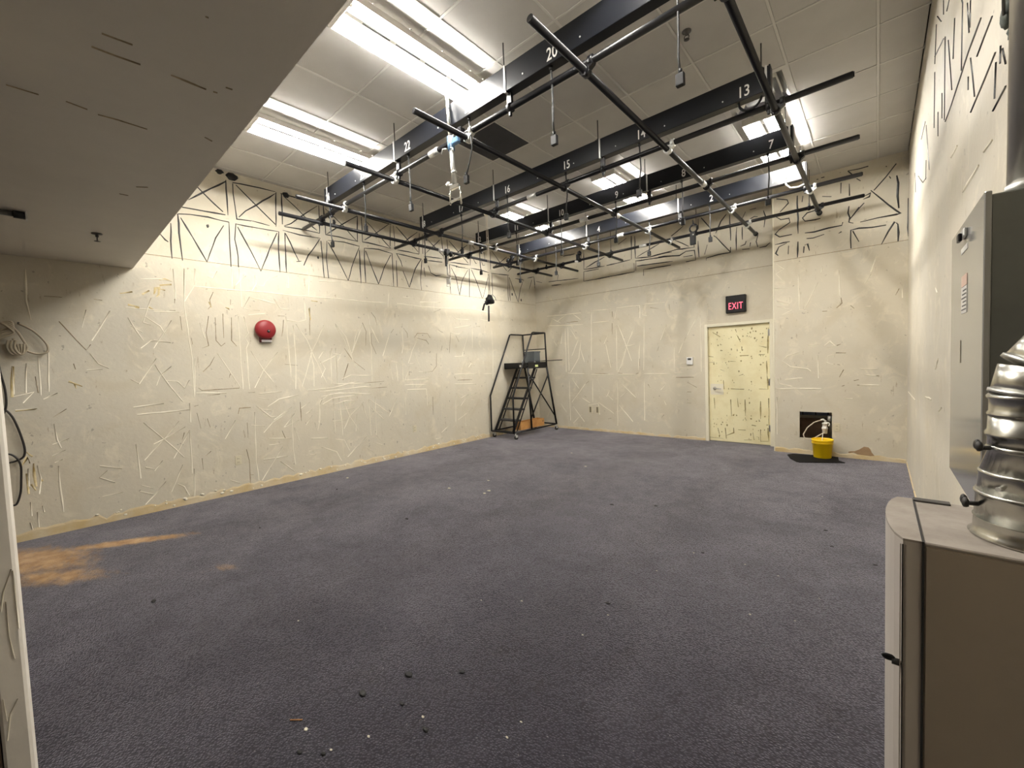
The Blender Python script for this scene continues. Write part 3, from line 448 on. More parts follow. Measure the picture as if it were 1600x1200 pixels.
CREAM_BACK=[[(-5.757,2.584),(-5.294,2.567),(-4.842,2.563)],[(-5.64,2.525),(-5.376,2.389)],[(-5.22,2.559),(-5.489,2.431)],[(-5.037,2.554),(-4.864,2.416)],[(-5.766,2.361),(-5.229,2.328),(-4.798,2.304)],[(-5.269,2.255),(-5.268,1.29)],[(-5.194,2.279),(-5.193,1.32)],[(-5.122,2.227),(-4.985,2.018)],[(-4.914,2.028),(-5.107,1.642)],[(-4.886,1.799),(-4.792,1.493)],[(-4.862,1.979),(-4.929,1.589),(-5.158,1.272)],[(-4.583,2.579),(-4.626,1.309)],[(-4.583,2.579),(-4.128,2.561)],[(-4.558,2.326),(-4.135,2.315)],[(-4.003,2.569),(-3.5,2.558),(-3.506,2.321)],[(-4.003,2.569),(-4.041,2.348)],[(-3.982,2.229),(-3.84,1.882),(-3.701,1.485)],[(-3.625,2.142),(-3.781,1.822),(-3.913,1.408),(-4.01,1.268)],[(-3.842,1.784),(-3.62,1.799)],[(-4.014,2.204),(-4.024,1.297)],[(-3.429,2.568),(-3.008,2.555)],[(-3.429,2.568),(-3.448,2.369),(-3.364,2.347)],[(-3.423,2.232),(-3.451,1.286)],[(-3.517,1.861),(-3.56,1.288)],[(-2.99,2.138),(-3.102,1.86)],[(-4.276,1.882),(-4.164,1.357)],[(-4.174,2.076),(-4.309,1.855)],[(-5.232,1.258),(-4.801,1.236)],[(-4.629,1.219),(-4.105,1.218)],[(-3.98,1.216),(-3.62,1.206)],[(-3.447,1.218),(-2.931,1.211)],[(-5.2,1.133),(-5.198,0.193)],[(-4.598,1.129),(-4.614,0.62)],[(-4.014,1.126),(-4.041,0.148)],[(-3.45,1.122),(-3.455,0.299)],[(-5.126,1.132),(-4.953,0.917)],[(-4.737,1.07),(-5.146,0.603)],[(-5.113,0.511),(-4.837,0.184)],[(-4.902,0.334),(-5.126,0.135)],[(-4.177,0.924),(-4.278,0.748)],[(-4.245,0.778),(-4.136,0.678)],[(-3.954,1.04),(-3.632,0.748)],[(-3.807,0.871),(-3.962,0.755)],[(-3.998,0.582),(-3.703,0.256)],[(-4.479,0.624),(-4.128,0.403)],[(-4.872,0.704),(-4.683,0.603)],[(-4.72,0.556),(-4.48,0.594),(-4.455,0.357)],[(-4.492,0.236),(-4.528,0.144)],[(-2.855,1.766),(-2.853,1.222),(-2.676,1.22)],[(-2.427,2.235),(-2.614,1.902)],[(-2.639,1.879),(-2.769,1.594)],[(-2.38,2.255),(-2.372,1.24)],[(-2.249,2.435),(-2.265,2.145),(-2.162,2.135)],[(-2.749,1.324),(-2.527,1.306)],[(-2.799,1.389),(-2.648,1.398)],[(-3.014,1.014),(-3.123,0.907)],[(-5.448,0.562),(-5.303,0.377)],[(-3.073,0.722),(-3.022,0.617)],[(-5.347,2.168),(-5.395,1.921)],[(-5.584,1.996),(-5.51,1.896)]]
DARK_BACK=[[(-3.291,2.49),(-3.129,2.453)],[(-4.098,2.509),(-4.095,2.396)],[(-4.105,2.269),(-4.106,2.042)],[(-2.931,2.507),(-2.92,2.403)],[(-3.515,2.511),(-3.517,2.431)],[(-5.245,2.392),(-4.919,2.382)],[(-4.56,1.242),(-4.232,1.228)],[(-3.995,1.245),(-3.903,1.232)],[(-3.62,1.22),(-3.561,1.239)],[(-4.404,1.948),(-4.366,1.896)],[(-3.145,1.731),(-3.174,1.64)],[(-3.368,1.013),(-3.327,0.937)],[(-2.629,1.053),(-2.46,0.953)],[(-3.121,0.359),(-3.066,0.429)],[(-4.817,0.751),(-4.766,0.721)],[(-4.26,0.279),(-4.179,0.299)],[(-4.704,1.52),(-4.706,1.46)],[(-2.829,1.144),(-2.505,1.142)],[(-2.632,0.875),(-2.558,0.876)],[(-2.636,0.67),(-2.562,0.667)],[(-3.531,1.52),(-3.535,1.37)],[(-4.702,1.07),(-4.809,0.994)]]
CREAM_PIER=[[(-1.16,2.872),(-1.062,2.777),(-1.161,2.718),(-1.064,2.587)],[(-1.174,2.502),(-1,2.489)],[(-1.153,2.306),(-0.99,2.247),(-0.99,2.336)],[(-1.154,2.229),(-0.959,2.155),(-1.089,2.093),(-0.959,2.104)],[(-0.882,2.671),(-0.875,2.145),(-0.782,2.122)],[(-0.649,2.509),(-0.812,2.15)],[(-0.599,2.719),(-0.609,2.648)],[(-0.408,2.637),(-0.399,2.28)],[(-0.005,2.791),(-0.074,2.555)],[(-0.074,2.532),(-0.135,2.417)],[(0.229,2.349),(0.238,2.171)],[(-0.877,1.515),(-1.027,1.471),(-1.093,1.396),(-0.985,1.302),(-0.775,1.272),(-0.734,1.234)],[(-0.773,1.623),(-0.652,1.621)],[(-0.652,1.468),(-0.643,1.133)],[(-0.582,1.599),(-0.514,1.656),(-0.456,1.592),(-0.553,1.573)],[(-0.447,1.471),(-0.534,1.45),(-0.553,1.353),(-0.476,1.326)],[(-1.062,1.11),(-0.837,1.134)],[(-1.15,1.123),(-1.128,1.045),(-0.965,1.007)],[(-0.178,1.254),(-0.002,1.251)],[(-0.142,1.176),(-0.019,1.163)],[(-0.196,1.031),(0.016,1.031)],[(-0.353,0.842),(-0.26,0.844)],[(-1.185,0.971),(-0.614,0.977)],[(-1.163,0.847),(-1.163,0.265)],[(0.162,2.635),(0.195,2.64)],[(-0.126,2.105),(-0.073,2.103)]]
DARK_PIER=[[(-0.389,2.255),(-0.38,2.183),(-0.437,2.123)],[(-0.601,2.089),(-0.542,2.087)],[(-0.288,2.136),(-0.242,2.091)],[(-0.437,1.591),(-0.39,1.612)],[(-0.447,1.488),(-0.334,1.482)],[(-0.362,1.251),(-0.409,1.143)],[(-0.428,1.325),(-0.399,1.319)],[(-0.25,1.094),(-0.196,1.106)],[(-0.214,1.03),(-0.187,1.031)],[(-0.381,1.018),(-0.353,1.03)],[(-0.01,1.158),(0.016,1.158)],[(0.205,2.297),(0.172,2.213)]]
CREAM_RIGHT=[[(4.002,1.907),(3.891,1.861)],[(3.799,1.429),(3.949,1.358)],[(4.721,1.111),(4.223,1.134)],[(3.719,1.103),(3.582,1.139)],[(7.215,0.966),(5.937,0.973)],[(2.428,2.197),(2.827,2.206)],[(3.029,2.485),(3.268,2.509)],[(2.176,2.194),(2.333,2.211)]]
DARK_SOFFIT=[[(-2.02,0.209),(-2.013,0.29)],[(-2.124,0.189),(-2.123,0.253),(-2.119,0.324)],[(-2.629,-0.025),(-2.628,0.065)],[(-2.613,0.141),(-2.629,0.205)],[(-2.648,0.24),(-2.642,0.305),(-2.643,0.412)],[(-2.11,0.414),(-2.114,0.468),(-2.113,0.531)],[(-2.042,0.58),(-2.042,0.605)],[(-2.541,0.619),(-2.559,0.647)],[(-3.482,0.464),(-3.448,0.516)],[(-3.682,0.407),(-3.681,0.447)],[(-1.691,0.433),(-1.689,0.442)],[(-2.113,0.551),(-2.108,0.567)]]
CREAM_NEAR=[[(-0.105,0.874),(-0.127,0.802),(-0.137,0.738)],[(-0.103,0.867),(-0.102,0.664)],[(-0.125,0.77),(-0.124,0.65),(-0.118,0.567)],[(-0.119,0.427),(-0.137,0.384),(-0.15,0.298)],[(-0.149,0.443),(-0.146,0.365)]]
DARK_DOOR=[[(-2.256,1.961),(-2.263,1.512),(-2.176,1.495)],[(-2.252,1.405),(-2.165,1.402)],[(-1.913,1.407),(-1.82,1.404)],[(-1.762,1.498),(-1.627,1.498)],[(-1.473,1.503),(-1.388,1.505)],[(-1.342,1.935),(-1.349,1.522)],[(-1.367,1.401),(-1.35,0.935)],[(-2.024,1.085),(-2.014,0.928)],[(-1.907,0.935),(-1.7,0.932)],[(-1.478,0.939),(-1.35,0.935)],[(-2.261,0.792),(-2.268,0.362)],[(-2.174,0.767),(-2.165,0.581)],[(-1.91,0.748),(-1.901,0.462)],[(-1.804,0.777),(-1.794,0.623)],[(-1.69,0.754),(-1.686,0.474)],[(-1.458,0.735),(-1.461,0.436)],[(-1.34,0.788),(-1.344,0.319)],[(-2.272,0.065),(-2.037,0.059)],[(-1.999,0.247),(-1.989,0.063)],[(-1.989,0.116),(-1.869,0.178),(-1.868,0.256)],[(-2.27,0.227),(-2.272,0.092)],[(-2.12,0.238),(-2.097,0.133)],[(-1.799,0.235),(-1.684,0.231)],[(-1.596,0.073),(-1.709,0.062)],[(-1.573,0.202),(-1.563,0.076)],[(-1.463,0.261),(-1.464,0.06),(-1.346,0.071)],[(-1.355,0.294),(-1.346,0.071)],[(-1.792,1.835),(-1.748,1.73)],[(-2.183,1.929),(-2.062,1.841)],[(-2.07,1.269),(-1.998,1.241)],[(-1.777,1.161),(-1.708,1.185)],[(-1.472,1.651),(-1.366,1.621)],[(-1.825,1.951),(-1.803,1.899)],[(-1.694,0.448),(-1.671,0.398)],[(-1.594,0.327),(-1.528,0.319)]]
CHIPS_PALE=[(-1.8, 0.646), (-3.135, 5.071), (-3.792, 5.71), (-3.972, 3.25), (-3.804, 3.767), (-3.461, 3.355), (-3.487, 3.457), (-5.564, 2.746), (-5.526, 1.397), (-2.611, 5.406), (-0.445, 5.702), (-0.43, 5.306), (-1.058, 3.231), (-0.713, 3.261), (-1.172, 2.798), (-0.503, 3.217), (-1.192, 2.127), (-1.215, 1.881), (-0.346, 2.716), (-0.265, 3.06), (-1.901, 1.774), (-1.691, 1.927), (-2.628, 0.939), (-1.118, 1.152), (-1.561, 0.797), (-1.12, 1.243), (-1.624, 0.67), (-1.465, 0.997), (-0.552, 2.632), (-1.383, 2.782)]
CHIPS_BLACK=[(-1.529, 1.279), (-1.721, 1.099), (-1.631, 0.642), (-1.711, 0.585), (-3.649, 0.408), (-1.788, 0.894), (-1.402, 0.964), (-0.012, 3.776), (-1.004, 3.271), (-2.073, 3.843), (-1.694, 4.062), (-0.262, 3.958), (-5.145, 2.389), (-3.52, 2.325), (-1.596, 0.979), (-1.249, 2.232), (-0.327, 4.292), (-4.521, 1.321)]

# ------------------------------------------------------------------ room shell
T = 0.15
m = MB().box(XA - T, XC + T, YR - T, YB + T, -0.12, 0.0)
floor = struct(m, 'floor', M_carpet, 'dark blue grey loop pile carpet with trodden dust', 'floor')
m = MB().box(XA - T, XA, YR - T, YB + T, 0, H + .1)
wall_left = struct(m, 'wall_left', M_wall, 'long cream wall covered in squiggles of old glue', 'wall')
m = MB()
DX0, DX1, DZ = -2.262, -1.312, 2.022
m.box(XA, DX0, YB, YB + T, 0, H + .1).box(DX1, XC + T, YB, YB + T, 0, H + .1).box(DX0, DX1, YB, YB + T, DZ, H + .1)
wall_back = struct(m, 'wall_back', M_wall, 'cream back wall with the yellow door', 'wall')
HX0, HX1, HZ0, HZ1 = -.878, -.491, .24, .633
m = MB(); tb = .035
m.box(XP, HX0, YP, YP + tb, 0, H + .1).box(HX1, XC, YP, YP + tb, 0, H + .1).box(HX0, HX1, YP, YP + tb, 0, HZ0).box(HX0, HX1, YP, YP + tb, HZ1, H + .1)
m.box(XP, XP + tb, YP + tb, YB, 0, H + .1)
wall_pier = struct(m, 'wall_pier', M_wall, 'cream boxed-out wall right of the door with a square hole', 'wall')
m = MB().box(XC, XC + T, YR - T, YP + .4, 0, H + .1)
wall_right = struct(m, 'wall_right', M_wallC, 'cream right wall with black streaks near the ceiling', 'wall')
m = MB().box(XA - T, XC + T, YR - T, YR, 0, H + .1)
struct(m, 'wall_rear', M_wall, 'plain wall behind the photographer', 'wall')
m = MB().bbox(-2.38, -2.2, -.162, -.096, 0, ZS, .008)
wall_near = struct(m, 'wall_near', M_near, 'narrow cream wall end at the left edge', 'wall')
m = MB().box(-2.36, -2.205, -1.05, -.165, 0.0, 2.1)
struct(m, 'door_2', M_doorbr, 'dark brown door edge beside the near wall end', 'door')

m = MB().box(XA, XC, YR, YS, ZS, H + .1)
soffit = struct(m, 'ceiling_soffit', M_soff, 'low grey soffit over the near end of the room', 'soffit')

# ceiling: void board above, tee bars and lay-in tiles as parts
m = MB().box(XA - T, XC + T, YS - .5, YB + T, H + .05, H + .12)
ceiling = struct(m, 'ceiling', M_gap, 'suspended ceiling of pale square tiles', 'ceiling')
XL = [XC] + [-.005 - .598 * k for k in range(0, 11)] + [XA]
YL = [YS] + [.87 + .6 * k for k in range(0, 12)] + [YB]
tee = .0085
tile_cache = {}
for i in range(len(XL) - 1):
    x1, x0 = XL[i], XL[i + 1]
    for j in range(len(YL) - 1):
        y0, y1 = YL[j], YL[j + 1]
        if x1 - x0 < .02 or y1 - y0 < .02: continue
        cx, cy, w, d = (x0 + x1) / 2, (y0 + y1) / 2, x1 - x0 - 2 * tee, y1 - y0 - 2 * tee
        if i == 2 and j == 7: continue          # the air diffuser sits here
        dark = (i == 6 and j == 5)
        key = (round(w, 3), round(d, 3), dark)
        if key not in tile_cache:
            mb = MB().bbox(-w / 2, w / 2, -d / 2, d / 2, 0, .02, .004)
            o = mb.build('tile', M_darktile if dark else M_tile, ceiling, off=(0, 0, 0)); tile_cache[key] = o
        else:
            o = tile_cache[key].copy(); COL.objects.link(o); o.parent = ceiling
        o.location = (cx, cy, H - .001 + random.uniform(-.0015, .0015))
        if dark: tag(o, 'charcoal dark tile')
for x in XL[1:-1]:
    MB().box(x - tee, x + tee, YS, YB, H - .005, H + .03).build('tee_bar', M_tee, ceiling)
for y in YL[1:-1]:
    MB().box(XA, XC, y - tee, y + tee, H - .0045, H + .03).build('tee_bar', M_tee, ceiling)

# ------------------------------------------------------------------ dried adhesive on the walls (proud beads)
def beads(name, parent, lines, P, w, h, M_, kind=None, label=None, jit=.35):
    mb = MB()
    for ln in lines:
        # resample with a little wobble
        pts = []
        for (a, b), (c, d) in zip(ln[:-1], ln[1:]):
            L_ = math.hypot(c - a, d - b); n = max(1, int(L_ / .10))
            for k in range(n): pts.append((a + (c - a) * k / n, b + (d - b) * k / n))
        pts.append(ln[-1])
        pts = [(u + random.uniform(-1, 1) * w * .18, v + random.uniform(-1, 1) * w * .18) for u, v in pts]
        b0 = len(mb.v); n = len(pts)
        for k, (u, v) in enumerate(pts):
            u0, v0 = pts[max(k - 1, 0)]; u1, v1 = pts[min(k + 1, n - 1)]
            dl = math.hypot(u1 - u0, v1 - v0) or 1e-6; nx, ny = -(v1 - v0) / dl, (u1 - u0) / dl
            ww = w * .5 * (1 + random.uniform(-jit, jit)) * (.6 if k in (0, n - 1) else 1)
            mb.v += [P(u + nx * ww, v + ny * ww, -.001), P(u + nx * ww * .45, v + ny * ww * .45, h), P(u - nx * ww * .45, v - ny * ww * .45, h), P(u - nx * ww, v - ny * ww, -.001)]
        for k in range(n - 1):
            o = b0 + 4 * k
            for q in range(3): mb.f.append((o + q, o + q + 1, o + 4 + q + 1, o + 4 + q)); mb.sm.append(True)
        mb.f.append((b0, b0 + 1, b0 + 2, b0 + 3)); mb.sm.append(False)
        e = b0 + 4 * (n - 1); mb.f.append((e + 3, e + 2, e + 1, e)); mb.sm.append(False)
    o = mb.build(name, M_, parent)
    return tag(o, label, None, None, kind)

PA = lambda u, v, h: (XA + h, u, v)
PB = lambda u, v, h: (u, YB - h, v)
PP = lambda u, v, h: (u, YP - h, v)
PC = lambda u, v, h: (XC - h, u, v)
PS = lambda u, v, h: (u, v, ZS - h)
PN = lambda u, v, h: (-2.2 + h, u, v)
for g in BLACK_LEFT: beads('black_adhesive', wall_left, g, PA, .017, .005, M_tar)
for g in BLACK_BACK: beads('black_adhesive', wall_back, g, PB, .020, .005, M_tar)
for g in BLACK_PIER: beads('black_adhesive', wall_pier, g, PP, .020, .005, M_tar)
for g in BLACK_RIGHT: beads('black_adhesive', wall_right, g, PC, .009, .004, M_tar)
def chunks(L_, n): return [L_[i:i + n] for i in range(0, len(L_), n)]
for g in chunks(CREAM_LEFT, 12): beads('cream_adhesive', wall_left, g, PA, .014, .004, M_cream)
for g in chunks(DARK_LEFT, 12): beads('brown_glue', wall_left, g, PA, .011, .003, M_tar2)
for g in chunks(CREAM_BACK, 12): beads('cream_adhesive', wall_back, g, PB, .017, .004, M_cream)
for g in chunks(DARK_BACK, 12): beads('brown_glue', wall_back, g, PB, .014, .003, M_tar2)
for g in chunks(CREAM_PIER, 12): beads('cream_adhesive', wall_pier, g, PP, .017, .004, M_cream)
beads('brown_glue', wall_pier, DARK_PIER, PP, .015, .003, M_tar2)
for g in chunks(YELLOW_LEFT, 8): beads('yellow_glue', wall_left, g, PA, .026, .003, M_yglue, jit=.6)
beads('cream_adhesive', wall_right, CREAM_RIGHT, PC, .016, .004, M_cream)
beads('brown_glue', soffit, DARK_SOFFIT, PS, .016, .003, M_tar2)
beads('cream_adhesive', wall_near, CREAM_NEAR, PN, .006, .003, M_cream)
# thick blobs of mastic
blobs = [(1.73, 3.98, .06), (1.60, 4.0, .04), (2.36, 3.93, .045)]
mb = MB()
for k, (u, v, r) in enumerate(blobs): mb.blob((XA + .004, u, v), r, k, (.15, 1, .75))
for k, (u, v, r) in enumerate([(2.95, 3.78, .03), (3.02, 3.72, .035), (1.44, 3.31, .02), (2.75, 3.15, .02), (5.4, 3.42, .02), (7.0, 3.05, .03), (7.3, 2.95, .03)]): mb.blob((XA + .003, u, v), r, k + 9, (.15, .7, 1))
mb.build('mastic_blob', M_tar, wall_left)
# the pencil / caulk line below the black band
MB().box(XA - .001, XA + .003, YS - .05, YB, 2.874, 2.880).build('seam_line', M_tar2, wall_left)
MB().box(XA, XP, YB - .003, YB + .001, 2.923, 2.930).build('seam_line', M_tar2, wall_back)
MB().box(XP, XC, YP - .003, YP + .001, 2.900, 2.907).build('seam_line', M_tar2, wall_pier)
# drywall joint tapes: slightly proud pale strips
for y in (.0, 1.22, 2.44, 3.66, 4.88, 6.1):
    MB().box(XA - .001, XA + .0008, y - .03, y + .03, .1, 2.87).build('joint_tape', M_wall, wall_left)
# torn brown patch on the pier
pp = [(-.313, .087), (-.285, .10), (-.243, .104), (-.19, .135), (-.141, .178), (-.094, .174), (-.075, .15), (-.06, .106), (-.02, .049), (-.09, .055), (-.209, .063), (-.25, .085), (-.30, .07)]
tag(MB().slab([(u, YP - .001, v) for u, v in pp], (0, -1, 0), .003).build('torn_patch', M_paper, wall_pier), 'bare brown patch of torn board face')

def base_strip(name, P, a, b, label, hz=.095, seed=1):
    rnd = random.Random(seed); mb = MB(); n = int(abs(b - a) / .06); b0 = 0
    for k in range(n + 1):
        u = a + (b - a) * k / n; top = hz + hz * rnd.uniform(-.30, .12) - (.05 if rnd.random() < .06 else 0)
        mb.v += [P(u, 0.0, -.001), P(u, 0.0, .006), P(u, top * .8, .006), P(u, top, .002), P(u, top, -.001)]
    for k in range(n):
        o = k * 5
        for q in range(4): mb.f.append((o + q, o + q + 1, o + 5 + q + 1, o + 5 + q)); mb.sm.append(False)
    return struct(mb, name, M_base, label, 'baseboard strip')
base_strip('baseboard_left', PA, YR, YB - .01, 'tan glue strip left along the foot of the left wall', .10, 3)
base_strip('baseboard_back', PB, XA + .01, -2.32, 'tan glue strip left along the foot of the back wall', .055, 4)
base_strip('baseboard_pier', PP, XP + .005, XC - .01, 'tan glue strip left along the foot of the boxed-out wall', .070, 5)
base_strip('baseboard_right', PC, 4.2, YP - .01, 'thin pale glue strip at the foot of the right wall', .035, 6)
# crumbs of plaster stuck on the glue strip
mb = MB()
for k in range(70):
    u = random.uniform(.2, 7.6); mb.blob((XA + .006, u, random.uniform(.02, .11)), random.uniform(.006, .02), k, (.4, 1.3, .8), 6, 4)
tag(mb.build('plaster_crumbs', M_cream, wall_left), kind='stuff')

# ------------------------------------------------------------------ door and frame
door = thing('door_1', (-1.787, YB, 0), 'pale yellow door smeared with brown glue below the exit sign', None); door['kind'] = 'structure'
fw = .05
fm = MB().bbox(DX0 - fw, DX0 + .002, YB - .018, YB + .10, 0, DZ + fw, .004).bbox(DX1 - .002, DX1 + fw, YB - .018, YB + .10, 0, DZ + fw, .004).bbox(DX0, DX1, YB - .018, YB + .10, DZ - .002, DZ + fw, .004)
fm.build('door_frame', M_frame, door)
MB().box(DX0 - .002, DX1 + .002, YB + .075, YB + .12, 0, DZ).build('stop', M_frame, door)
leaf = MB().bbox(DX0 + .006, DX1 - .006, YB + .03, YB + .075, .008, DZ - .006, .003).build('door_leaf', M_doorp, door)
PD = lambda u, v, h: (u, YB + .03 - h, v)
beads('glue_smear', leaf, DARK_DOOR, PD, .017, .003, M_smear, jit=.7)
mb = MB()
for k in range(150):
    u, v = random.uniform(DX0 + .05, DX1 - .05), random.choice([random.uniform(.08, .5), random.uniform(.55, 1.95), random.uniform(1.35, 1.95)])
    mb.blob((u, YB + .029, v), random.uniform(.003, .009), k, (random.uniform(.5, 1.6), .12, random.uniform(.8, 2.6)), 6, 4)
tag(mb.build('glue_speck', M_smear, leaf), kind='stuff')
MB().bbox(DX0 + .03, DX0 + .24, YB + .026, YB + .031, .83, 1.02, .001).build('bare_patch', M_frame, leaf)
lv = MB().lathe([(.028, 0), (.030, .006), (.026, .012), (.012, .016), (.011, .05)], (DX0 + .10, YB + .03, .94), (0, -1, 0), 18)
lv.tube([(DX0 + .10, YB - .022, .94), (DX0 + .16, YB - .026, .94), (DX0 + .215, YB - .02, .935)], .009, 8)
lv.build('lever_handle', M_steel, leaf)
for z in (.29, 1.05, 1.86):
    MB().box(DX1 - .03, DX1 + .006, YB + .026, YB + .032, z - .055, z + .055).cyl((DX1 - .002, YB + .022, z - .055), (DX1 - .002, YB + .022, z + .055), .008, n=10).build('hinge', M_steel, door)
# corner bead of the pier
struct(MB().bbox(XP - .006, XP + .012, YP - .006, YP + .012, 0, H, .004), 'trim_1', M_frame, 'pale corner bead on the boxed-out wall edge', 'corner bead')

# ------------------------------------------------------------------ ceiling light fixtures
def light_fixture():
    o = thing('fluorescent_light', (0, 0, 0), '', 'ceiling light')
    W, Lh = .17, .60
    MB().bbox(-.062, .062, -Lh - .01, Lh + .01, .052, .10, .004).build('housing', M_fix, o)
    MB().box(-.160, .134, -Lh, Lh, .048, .052).build('reflector', M_fix, o)
    for s in (-1, 1):
        MB().quadbox([(s * .166, -Lh, -.005), (s * .170, -Lh, -.005), (s * .170, Lh, -.005), (s * .166, Lh, -.005), (s * .162, -Lh, .046), (s * .166, -Lh, .046), (s * .166, Lh, .046), (s * .162, Lh, .046)]).build('skirt', M_fix, o)
    for s in (-1, 1):
        MB().bbox(-W - .002, W + .002, s * Lh - .012, s * Lh + .012, -.005, .058, .003).build('end_plate', M_fix, o)
    # centre spine with slots
    sp = MB().quadbox([(-.035, -Lh + .03, .049), (.035, -Lh + .03, .049), (.035, Lh - .03, .049), (-.035, Lh - .03, .049), (-.018, -Lh + .03, .024), (.018, -Lh + .03, .024), (.018, Lh - .03, .024), (-.018, Lh - .03, .024)]).build('spine', M_fix, o)
    for k in range(4):
        y = -Lh + .16 + k * .27
        MB().box(-.006, .006, y, y + .22, .0225, .0245).build('slot', M_fixd, sp)
    for x in (-.095, .095):
        MB().cyl((x, -Lh + .035, .033), (x, Lh - .035, .033), .0127, n=12).build('tube', M_tubeE, o)
        for s in (-1, 1):
            MB().bbox(x - .014, x + .014, s * (Lh - .022) - .010, s * (Lh - .022) + .010, .004, .05, .003).build('lamp_holder', M_fix, o)
    for x in (.146,):
        for y in (-.45, -.15, .15, .45):
            MB().box(x - .026, x + .026, y - .008, y + .008, .044, .052).build('clip', M_fix, o)
    return o
def copy_tree(o, parent=None):
    c = o.copy(); COL.objects.link(c); c.parent = parent
    for ch in list(o.children): copy_tree(ch, c)
    return c
FIX = [(-2.742, 2.095, 'twin tube ceiling light over the front raceway, middle of the row'),
       (-4.565, 2.10, 'twin tube ceiling light over the front raceway, nearest the left wall'),
       (-0.92, 2.10, 'twin tube ceiling light over the front raceway, nearest the right wall'),
       (-2.742, 5.68, 'twin tube ceiling light showing behind the raceway number 9'),
       (-4.565, 5.68, 'twin tube ceiling light between raceway numbers 11 and 10'),
       (-0.92, 5.68, 'twin tube ceiling light directly above the raceway number 7')]
proto = light_fixture()
for i, (x, y, lab) in enumerate(FIX):
    o = proto if i == 0 else copy_tree(proto)
    if i == 2:      # one tube of this out-of-view fitting made unlit to dim its light
        unlit = [c for c in o.children if c.name.startswith('tube')][1]; unlit.data = unlit.data.copy(); unlit.data.materials[0] = M_pvc
    o.location = (x, y, H - .002 - .10); tag(o, lab, 'ceiling light', 'fluorescent ceiling lights')

# ------------------------------------------------------------------ pipe grid and numbered raceways
PIPE = .024
ZX, ZP, ZB0, ZB1 = 3.51, 3.462, 3.62, 3.81
XR = [2.56, 4.03, 5.21, 6.30]
NUMX = [-.84, -1.73, -2.595, -3.48, -4.345, -5.20]
RODX = [-5.25, -3.75, -2.22, -.72]
RANGE = [('19', '24', 'nearest the soffit'), ('13', '18', 'second from the soffit'), ('7', '12', 'third from the soffit'), ('1', '6', 'nearest the back wall')]
hide_bend = {21: -.06, 24: .03, 12: .02, 20: .01}
for bi, yc in enumerate(XR):
    lo, hi, where = RANGE[bi]
    rc = thing('raceway', ((-5.25 - .68) / 2, yc, ZB0), 'black steel raceway numbered %s to %s, %s' % (lo, hi, where), 'raceway', 'numbered raceways of the lighting grid')
    wy = .042
    body = MB().bbox(-5.27, -.66, yc - wy, yc + wy, ZB0, ZB1, .003).build('housing', M_beam, rc)
    for s in (-5.275, -.655):
        MB().bbox(s - .006, s + .006, yc - wy - .004, yc + wy + .004, ZB0 - .004, ZB1 + .004, .002).build('end_cap', M_black, rc)
    for k in range(9):
        x = -5.0 + k * .5
        MB().cyl((x, yc - wy + .001, ZB0 + .05), (x, yc - wy - .004, ZB0 + .05), .006, n=8).build('screw', M_zinc, body)
    for k, x in enumerate(NUMX):
        num = int(lo) + k
        text_mb(str(num), (x, yc - wy - .001, ZB0 + .062), (1, 0, 0), (0, 0, 1), .125, .003, .78, weight=.006).build('number', M_white, rc)
        if num in (13, 1): continue
        xc = x - .035; zb = 3.10 + random.uniform(-.015, .03); dx = hide_bend.get(num, random.uniform(-.015, .015)); yy = yc - .01
        path = [(xc, yy, ZB0 + .01), (xc + .006, yy, ZB0 - .10), (xc + .010 - dx * .3, yy, (ZB0 + zb) / 2), (xc + dx * .3, yy, zb + .14), (xc + dx, yy, zb + .05)]
        pg = MB().tube(path, .0072, 7).build('pigtail', M_cable, rc)
        MB().cyl((xc, yy, ZB0 - .025), (xc, yy, ZB0), .014, n=10).build('gland', M_plug, pg)
        cn = MB().bbox(xc + dx - .024, xc + dx + .024, yy - .016, yy + .016, zb - .02, zb + .05, .004); cn.cyl((xc + dx, yy, zb + .05), (xc + dx, yy, zb + .075), .012, n=8)
        cn.build('connector', M_plug, pg)
    for x in RODX:
        MB().cyl((x, yc, ZB1), (x, yc, H), .0055, n=6).build('hanger_rod', M_rod, rc)
        MB().bbox(x - .022, x + .022, yc - .03, yc + .03, ZB1, ZB1 + .012, .002).cyl((x, yc, ZB1 + .012), (x, yc, ZB1 + .03), .013, n=6).build('nut_plate', M_black, rc)
        hx = x + .04
        st = MB().box(hx - .008, hx + .008, yc - wy - .006, yc - wy, ZB0 - .004, ZB1 + .004).box(hx - .008, hx + .008, yc - wy - .006, yc + .012, ZB0 - .008, ZB0 - .002)
        st.build('strap', M_zinc, rc)
        hg = MB().bbox(hx - .014, hx + .034, yc - .014, yc + .014, ZX + .022, ZB0, .003); hg.ring((hx + .01, yc, ZX), (1, 0, 0), PIPE + .011, .035, .008)
        hg.bbox(hx, hx + .02, yc - .012, yc + .012, ZX - .062, ZX - .03, .003)
        hg.build('pipe_hanger', M_black, rc)

# loop cables feeding the right-hand pipe
rc1 = [o for o in bpy.data.objects if o.name.startswith('raceway')]
rw2 = [o for o in rc1 if 'numbered 13' in o.get('label', '')][0]
rw4 = [o for o in rc1 if 'numbered 1 ' in o.get('label', '')][0]
MB().tube(arc((-.80, 4.02, ZB0), .085, math.pi, 2 * math.pi * .98, 10, (1, 0, 0), (0, 0, 1)), .010, 7).build('pigtail', M_plug, rw2)
MB().tube([(-.87, 6.29, ZB1 - .05), (-.87, 6.24, ZB0 + .05), (-.86, 6.25, ZB0 - .02), (-.82, 6.26, ZB0 - .07), (-.74, 6.27, ZB0 - .085), (-.63, 6.28, ZB0 - .05)], .010, 7).build('pigtail', M_pvc, rw4)

